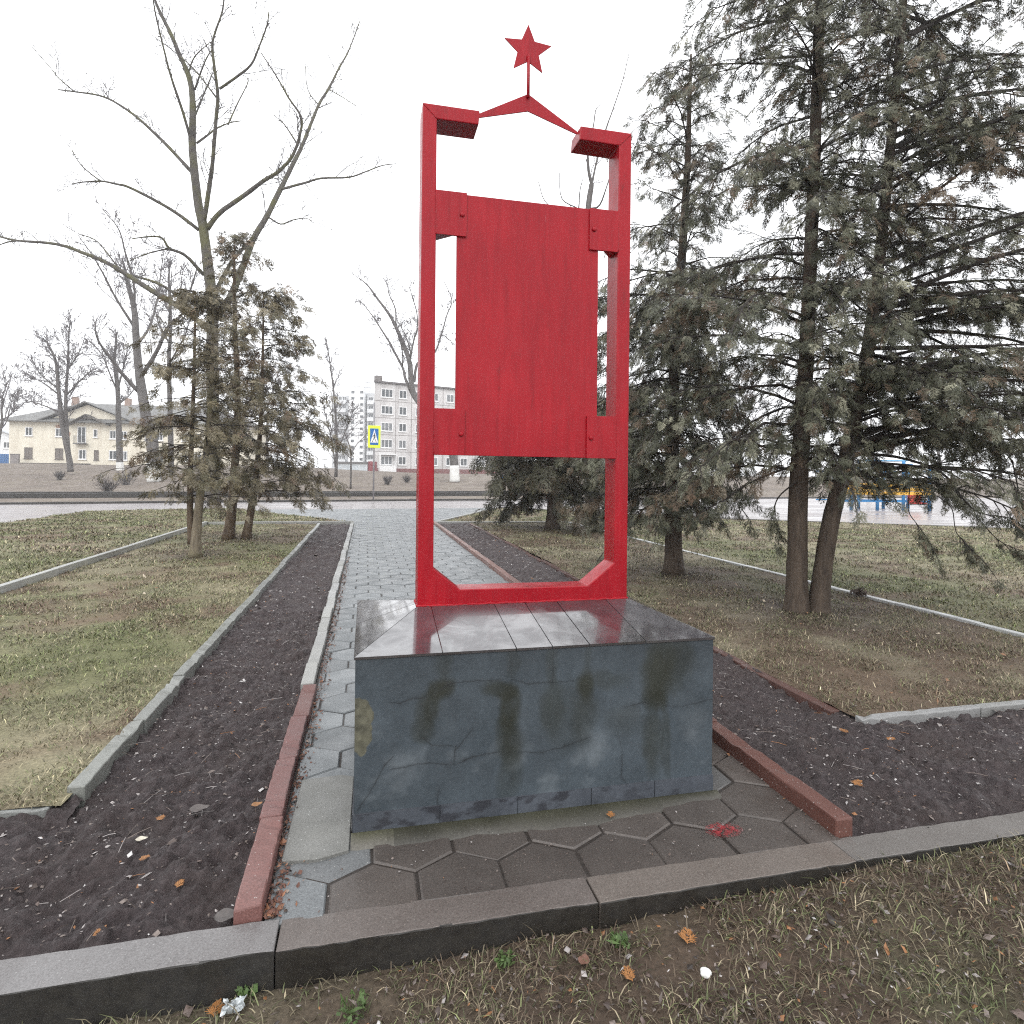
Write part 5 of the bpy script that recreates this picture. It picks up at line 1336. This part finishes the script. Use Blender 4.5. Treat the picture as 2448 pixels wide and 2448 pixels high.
# white tower block further off
A = P(792, 1130, 200); Bp = P(896, 1130, 200); azt = math.atan2(Bp[1] - A[1], Bp[0] - A[0]); A[2] = 0.0
tw = thing('apartment_block', 'tall white tower block with a windowed stair shaft far behind the crossing sign', 'building', tuple(A), azt)
kt = 200 / F
greyw = simple('pale_block_wall', lin(186, 188, 190), 0.85, 0.12, 0.2); whitew = simple('white_block_wall', (0.78, 0.79, 0.8), 0.8, 0.05, 0.2)
b = MB(); b.box((0, 0, 0), (40 * kt, 12, 26.2)); b.box((83 * kt, .5, 0), (140 * kt, 12, 27.0)); b.build('wall', greyw, tw)
b = MB(); b.box((44 * kt, -2.0, 0), (79 * kt, 12, 29.0)); b.box((46 * kt, 2, 29.003), (79 * kt, 9, 31.5)); b.box((44.5 * kt, 1, 29.004), (50 * kt, 1.95, 33.2)); b.build('stair_shaft', whitew, tw)
for k in range(13):
    for x in (50 * kt, 71 * kt): window(tw, x, 3.2 + 1.95 * k, .95, .8, -2.0, 0, glass, 0.08, False, glass)
for k in range(9):
    b = MB(); z = 1.6 + 2.72 * k
    b.box((5 * kt, -1.3, z), (35 * kt, -.02, z + 1.1)); b.build('balcony', simple('balcony_front', lin(206, 208, 210), 0.8), tw)
    for x in (6 * kt, 15 * kt, 25 * kt): window(tw, x, z + 1.25, 1.2, 1.2, -.02, 1, glass, 0.1, False)
    b = MB(); b.box((85 * kt, -.8, z), (102 * kt, .48, z + 1.1)); b.build('balcony', simple('balcony_front', lin(214, 216, 218), 0.8), tw)
    window(tw, 86 * kt, z + 1.25, 1.7, 1.2, .46, 1, glass, 0.1, False)
# row garages under it
A = P(800, 1127, 92); A[2] = 1.0; azg = azt + 0.02; kg = 92 / F
o = thing('garage_row', 'low pale garages with a dark flat roof below the tower block', 'garage', tuple(A), azg)
b = MB(); b.box((0, 0, 0), (77 * kg, 5, 1.75)); b.build('wall', simple('pale_garage', lin(204, 208, 210), 0.7, 0.1, 1), o)
b = MB(); b.box((-.2, -.25, 1.753), (78 * kg, 5.2, 2.0)); b.build('roof', simple('dark_garage_roof', lin(104, 102, 102), 0.7), o)
b = MB(); b.box((78.3 * kg, .4, 0), (88 * kg, 4, 2.1)); b.build('red_annex', simple('dull_red_wall', lin(140, 72, 78), 0.8), o)
for x in (3, 22, 41, 60):
    b = MB(); b.box((x * kg, -.03, .05), ((x + 15) * kg, .02, 1.5)); b.build('door', simple('garage_door', lin(188, 194, 198), 0.5), o)

# ------------------------------------------------------------------ crossing sign
def crossing_sign(px, pybase, pytop, wpx, hpx, yc, yellow, label, d, yawoff=0.0):
    p = P(px, pybase, d); K = d / F
    o = thing('road_sign', label, 'sign', tuple(p), -YAW + yawoff)
    zt = (pybase - pytop) * K; zc = (pybase - yc) * K; w, h = wpx * K / 2 / max(.5, math.cos(yawoff)), hpx * K / 2
    b = MB(); b.tube([(0, .06, 0), (0, .06, zt * .5), (0, .06, zt)], .045, 8); b.build('post', simple('galvanised_post', lin(134, 132, 134), 0.5), o, smooth=True)
    if yellow:
        b = MB(); b.box((-w, -.03, zc - h), (w, .012, zc + h)); pl = b.build('plate', simple('fluorescent_yellow', (0.72, 0.86, 0.045), 0.45, 0.06, 1), o, bevel=.01)
    else: pl = o
    bw, bh = (w * .67, h * .74) if yellow else (w, h)
    b = MB(); b.box((-bw, -.042, zc - bh), (bw, -.0305 if yellow else .012, zc + bh)); bl = b.build('blue_panel', simple('sign_blue', lin(24, 96, 164), 0.4, 0.05, 1), pl)
    tb = zc - bh * .72; tp = zc + bh * .9
    b = MB(); b.prism([(-bw * .92, tb), (bw * .92, tb), (0, tp)], -.046, -.0425)
    tri = b.build('white_triangle', M['white'], pl)
    b = MB(); s = bh
    f = lambda pts: b.prism([(x * bw, tb + z * s) for x, z in pts], -.049, -.0465)
    f([(-.09, 1.06), (.07, 1.06), (.07, 1.2), (-.09, 1.2)]); f([(-.12, .55), (.12, .55), (.16, 1.02), (-.1, 1.02)])
    f([(-.12, .56), (.02, .54), (-.22, .3), (-.42, .04), (-.56, .08), (-.34, .34)]); f([(0, .56), (.12, .56), (.34, .28), (.56, .06), (.44, .02), (.18, .3)])
    f([(-.12, .98), (-.06, .9), (-.38, .62), (-.44, .68)]); f([(.14, .98), (.16, .86), (.42, .64), (.36, .58)])
    b.build('walking_figure', simple('sign_black', (0.02, 0.02, 0.025), 0.5, 0.1, 1), pl)
crossing_sign(893, 1196, 962, 27.5, 53, 1044, True, 'pedestrian crossing sign on a blue panel with a bright yellow border beside the road', 32.5, 0.35)
crossing_sign(1206, 1186, 1132, 13, 14, 1143, False, 'small blue crossing sign half hidden by the drooping conifer', 40)

# overhead cables across the street
for i, (ya, yb, yc, lab) in enumerate(((828, 848, 880, 'upper black overhead cable crossing before the bare street trees'), (836, 862, 892, 'lower black overhead cable crossing before the bare street trees'))):
    a, m, e = P(-260, ya - 22, 58), P(330, yb + 6, 66), P(893, yc + 36, 103.2)
    t_ = np.linspace(0, 1, 40)[:, None]
    pts = (1 - t_) ** 2 * a + 2 * t_ * (1 - t_) * m + t_ ** 2 * e
    b = MB(); b.tube(pts, 0.018, 4); tag(b.build('overhead_cable', simple('cable_black', (0.03, 0.03, 0.035), 0.6), None, pts[0]), lab, 'cable', 'overhead cables')

# ------------------------------------------------------------------ playground frame beyond the wet square
A = P(2035, 1214, 29.6); A[2] = -0.07; Bp = P(2222, 1218, 29.6); az = math.atan2(Bp[1] - A[1], Bp[0] - A[0])
pg = thing('climbing_frame', 'blue playground frame with yellow boards and a red seat beyond the wet square', 'climbing frame', tuple(A), az)
blue = simple('blue_paint', lin(52, 132, 190), 0.45, 0.1, 2); yel = simple('yellow_boards', lin(222, 172, 64), 0.5, 0.12, 2); k = 29.6 / F
for i in range(4):
    for y in (0, 1.6):
        b = MB(); h = 2.35 if i in (1, 2) else 2.05
        b.tube([(i * 1.245, y, 0), (i * 1.245, y, h / 2), (i * 1.245, y, h)], .075, 8); b.build('post', blue, pg, smooth=True)
for z, x0, x1 in ((.42, -.9, 3.73), (1.85, -.9, 3.73), (2.2, .9, 2.9)):
    for y in (0, 1.6):
        b = MB(); b.tube([(x0, y - .001, z), (x1, y - .001, z)], .035, 6); b.build('rail', blue, pg)
for z in (.74, .93, 1.12):
    b = MB(); b.box((-.9, -.1, z), (3.75, -.077, z + .16)); b.build('yellow_board', yel, pg)
b = MB(); b.box((1.0, .1, 2.36), (3.0, 1.5, 2.42)); b.build('canopy', simple('pale_blue_sheet', lin(120, 176, 214), 0.5), pg)
b = MB(); b.box((2.62, -.55, .34), (3.25, -.12, .40)); b.box((2.62, -.125, .41), (3.25, -.10, .74)); b.build('red_seat', simple('red_board', lin(186, 52, 50), 0.5), pg, bevel=.01)
b = MB(); b.tube([(2.4, -.35, 0), (2.4, -.35, .32), (3.6, -.35, .32), (3.6, -.35, 0)], .03, 6); b.build('seat_frame', simple('dark_steel', lin(56, 58, 66), 0.5), pg)
A = P(2446, 1207, 27); o = thing('litter_bin', 'dark red litter bin at the outer edge of the wet square', 'bin', (A[0], A[1], -.07), -YAW)
b = MB(); b.tube([(0, 0, .08), (0, 0, .45), (0, 0, .62)], [.17, .21, .22], 14); b.build('body', simple('dark_red_bin', lin(104, 44, 48), 0.5), o, smooth=False)
b = MB(); b.tube([(-.27, 0, 0), (-.27, 0, .55), (.27, 0, .55), (.27, 0, 0)], .02, 6); b.build('stand', simple('bin_stand', lin(60, 60, 62), 0.5), o)

# ------------------------------------------------------------------ small things lying about
def front_at(px, py):
    z = -0.08
    for _ in range(6): q = G(px, py, z); z = float(lawn_z(q[0], q[1], 'front')) + 0.008
    return G(px, py, z)
def leaf(name, label, px, py, z, L, col, fern=False, az=0.0, curl=0.35, grp=None):
    p = G(px, py, z)
    if z < -0.05: p = front_at(px, py)
    b = MB()
    if fern:
        tv, tf = spray_template(int(px), 9, 0.05); a = az
        Mx = np.array([[math.cos(a), -math.sin(a), 0], [math.sin(a), math.cos(a), 0], [0, 0, -0.35]]) * L
        b.inst(tv, tf, Mx[None], (p + np.array((-math.cos(a) * L / 2, -math.sin(a) * L / 2, 0.008)))[None], np.array([col]))
    else:
        n, m = 9, 5; V = []
        for i in range(n):
            t = i / (n - 1); hw = 0.36 * math.sin(math.pi * t ** 0.8) ** 0.8 + 0.01
            for j in range(m):
                s_ = j / (m - 1) * 2 - 1
                V.append(((t - .5) * L, s_ * hw * L, (curl * (t - .5) ** 2 + 0.25 * abs(s_) * hw + 0.03 * math.sin(9 * t + 4 * s_)) * L))
        V = np.array(V); ca, sa = math.cos(az), math.sin(az)
        V = np.stack((V[:, 0] * ca - V[:, 1] * sa, V[:, 0] * sa + V[:, 1] * ca, V[:, 2]), -1) + p + (0, 0, 0.006)
        i = np.arange(n - 1)[:, None] * m + np.arange(m - 1)[None]
        b.add(V, {4: np.stack((i, i + 1, i + m + 1, i + m), -1).reshape(-1, 4)}, col)
    return tag(b.build(name, M['litter'], None, p, smooth=not fern, col=True), label, 'leaf' if not fern else 'sprig', grp)
OR = (0.32, 0.145, 0.05)
leaf('dead_leaf', 'broad grey dead leaf lying on the soil near the red kerb stones', 476, 1938, 0.0, .085, (0.10, 0.085, 0.08), az=.3)
leaf('dead_leaf', 'grey dead leaf on the soil by the foot of the red kerb stones', 542, 2196, 0.0, .085, (0.10, 0.09, 0.085), az=.1)
leaf('dead_leaf', 'small orange leaf on the soil beside the red kerb stones', 614, 1927, 0.0, .05, (0.27, 0.13, 0.05), az=.5)
leaf('dead_leaf', 'pale cream leaf scrap on the soil', 338, 2010, 0.0, .045, (0.5, 0.46, 0.38), az=.2)
leaf('dead_leaf', 'round brown leaf among the front grass', 1396, 2300, -.11, .05, (0.17, 0.09, 0.065), az=1.0)
leaf('dead_leaf', 'large dark grey leaf under the front kerb', 408, 2386, -.12, .09, (0.06, 0.055, 0.05), az=.6)
for k, (x, y, z, L, a) in enumerate(((345, 2056, 0, .035, 0.2), (430, 2118, 0, .038, 1.3), (600, 2118, 0, .032, 0.1), (238, 2233, 0, .04, .8), (384, 1960, 0, .035, .9), (2050, 1876, 0, .055, .4), (2018, 1750, 0, .05, 2.0), (2130, 1770, 0, .05, .2), (1705, 2115, -.11, .05, .8), (1505, 2335, -.12, .05, 1.5), (1645, 2245, -.12, .06, 1.0), (560, 2355, -.12, .05, .6), (517, 2418, -.12, .05, 1.5), (1460, 1952, 0.01, .04, 1.2))):
    where = ('on the soil below the front kerb bend', 'beside a bent twig on the soil', 'touching the red kerb stones', 'at the soil edge by the front kerb', 'high on the soil near the short kerb', 'largest on the soil by the brown red kerb', 'near the corner of the soil behind', 'far over on the soil by the pale edging', 'against the front kerb in the grass', 'upright in the front grass', 'beside the white pebble in the grass', 'dry and curled under the front kerb', 'beside the crumpled wrapper', 'on the mossy skirt of the plinth')[k]
    leaf('conifer_sprig', 'fallen orange conifer sprig ' + where, x, y, z, L * 1.1, OR, True, a, grp='fallen orange sprigs')
p = front_at(1687, 2331) + np.array((0, 0, .008)); b = MB()
for i in range(4):
    th_ = np.linspace(0, math.pi, 8)
ico = bpy.data.meshes.new('pebble'); bmm = bmesh.new(); bmesh.ops.create_icosphere(bmm, subdivisions=3, radius=.017)
for v in bmm.verts: v.co.z *= .7; v.co += v.normal * .002 * math.sin(v.co.x * 260 + v.co.y * 310)
bmm.to_mesh(ico); bmm.free(); ico.materials.append(simple('white_stone', (0.75, 0.75, 0.72), 0.6, 0.15, 120))
for f in ico.polygons: f.use_smooth = True
o = bpy.data.objects.new('pebble', ico); COL.objects.link(o); o.location = p; tag(o, 'round white pebble lying in the front grass', 'pebble')
p = front_at(560, 2418); b = MB(); n = 15
X, Y = np.meshgrid(np.linspace(-.03, .03, n), np.linspace(-.024, .024, n))
Zc = 0.03 * vnoise(X * 70 + 3, Y * 70 + 9) + 0.014 * vnoise(X * 190, Y * 190); s_ = 1 + 0.5 * (vnoise(X * 90 + 40, Y * 90) - .5)
b.grid(p[0] + X * s_ + .012 * (vnoise(X * 120, Y * 120 + 5) - .5), p[1] + Y * s_, p[2] + Zc)
mw = Mat('foil_wrapper'); mw.base(mw.ramp(mw.noise(55, 4), [(0.35, (0.28, 0.31, 0.32)), (0.65, (0.6, 0.63, 0.64))])).rough(0.3); mw.b.inputs['Metallic'].default_value = 0.35
tag(b.build('crumpled_wrapper', mw.m, None, p), 'crumpled silvery plastic wrapper in the front grass', 'litter')
def weed(px, py, z, r, lab):
    p = front_at(px, py); b = MB(); n = 60
    for i in range(n):
        a = rng.uniform(0, 6.28); rr = r * math.sqrt(rng.random()); h = .008 + .02 * rng.random()
        c = p + np.array((math.cos(a) * rr, math.sin(a) * rr, h)); L = .007 * rng.uniform(.6, 1.3); u = rng.normal(0, 1, 3) * L; v_ = rng.normal(0, 1, 3) * L
        g_ = np.array((0.075, 0.12, 0.04)) * rng.uniform(.6, 1.4)
        b.poly([c - u, c - v_ * .7, c + u, c + v_ * .7], g_)
        if i % 3 == 0: b.tube([p + (rng.normal(0, .004), rng.normal(0, .004), 0), c], .0012, 3, (0.1, 0.13, 0.05))
    tag(b.build('weed', M['grass'], None, p, col=True), lab, 'weed', 'small weeds in the front grass')
weed(1205, 2306, -.125, .032, 'bright green small leaved weed at the middle of the front grass')
weed(1480, 2260, -.125, .034, 'green weed tuft just below the kerb joint')
weed(590, 2375, -.125, .03, 'pale green weed above the crumpled wrapper')
weed(845, 2420, -.125, .05, 'green weed patch at the lower picture edge')
# a clod of dead leaves on the thin white kerb
p = G(2052, 1421, .05); b = MB(); n = 60
flakes(b, p[0] + rng.normal(0, .05, n), p[1] + rng.normal(0, .04, n), p[2] + np.abs(rng.normal(0, .03, n)), np.full(n, .03), pal(n, [(0.07, 0.05, 0.04)], [1.0]), .9)
tag(b.build('leaf_clump', M['litter'], None, p, col=True), 'dark clump of dead leaves on the thin whitish kerb', 'leaf clump')

# ------------------------------------------------------------------ drizzly air
b = MB(); b.box((-170, -60, -1.4), (170, 260, 48))
mh = bpy.data.materials.new('haze'); mh.use_nodes = True; nt = mh.node_tree
for n_ in list(nt.nodes):
    if n_.type != 'OUTPUT_MATERIAL': nt.nodes.remove(n_)
vo = nt.nodes.new('ShaderNodeVolumePrincipled'); vo.inputs['Color'].default_value = (0.95, 0.97, 1.0, 1); vo.inputs['Density'].default_value = 0.0013; vo.inputs['Anisotropy'].default_value = 0.3
nt.links.new(vo.outputs['Volume'], [n_ for n_ in nt.nodes if n_.type == 'OUTPUT_MATERIAL'][0].inputs['Volume'])
tag(b.build('haze', mh), kind='stuff')
S.cycles.volume_bounces = 2; S.cycles.volume_max_steps = 64
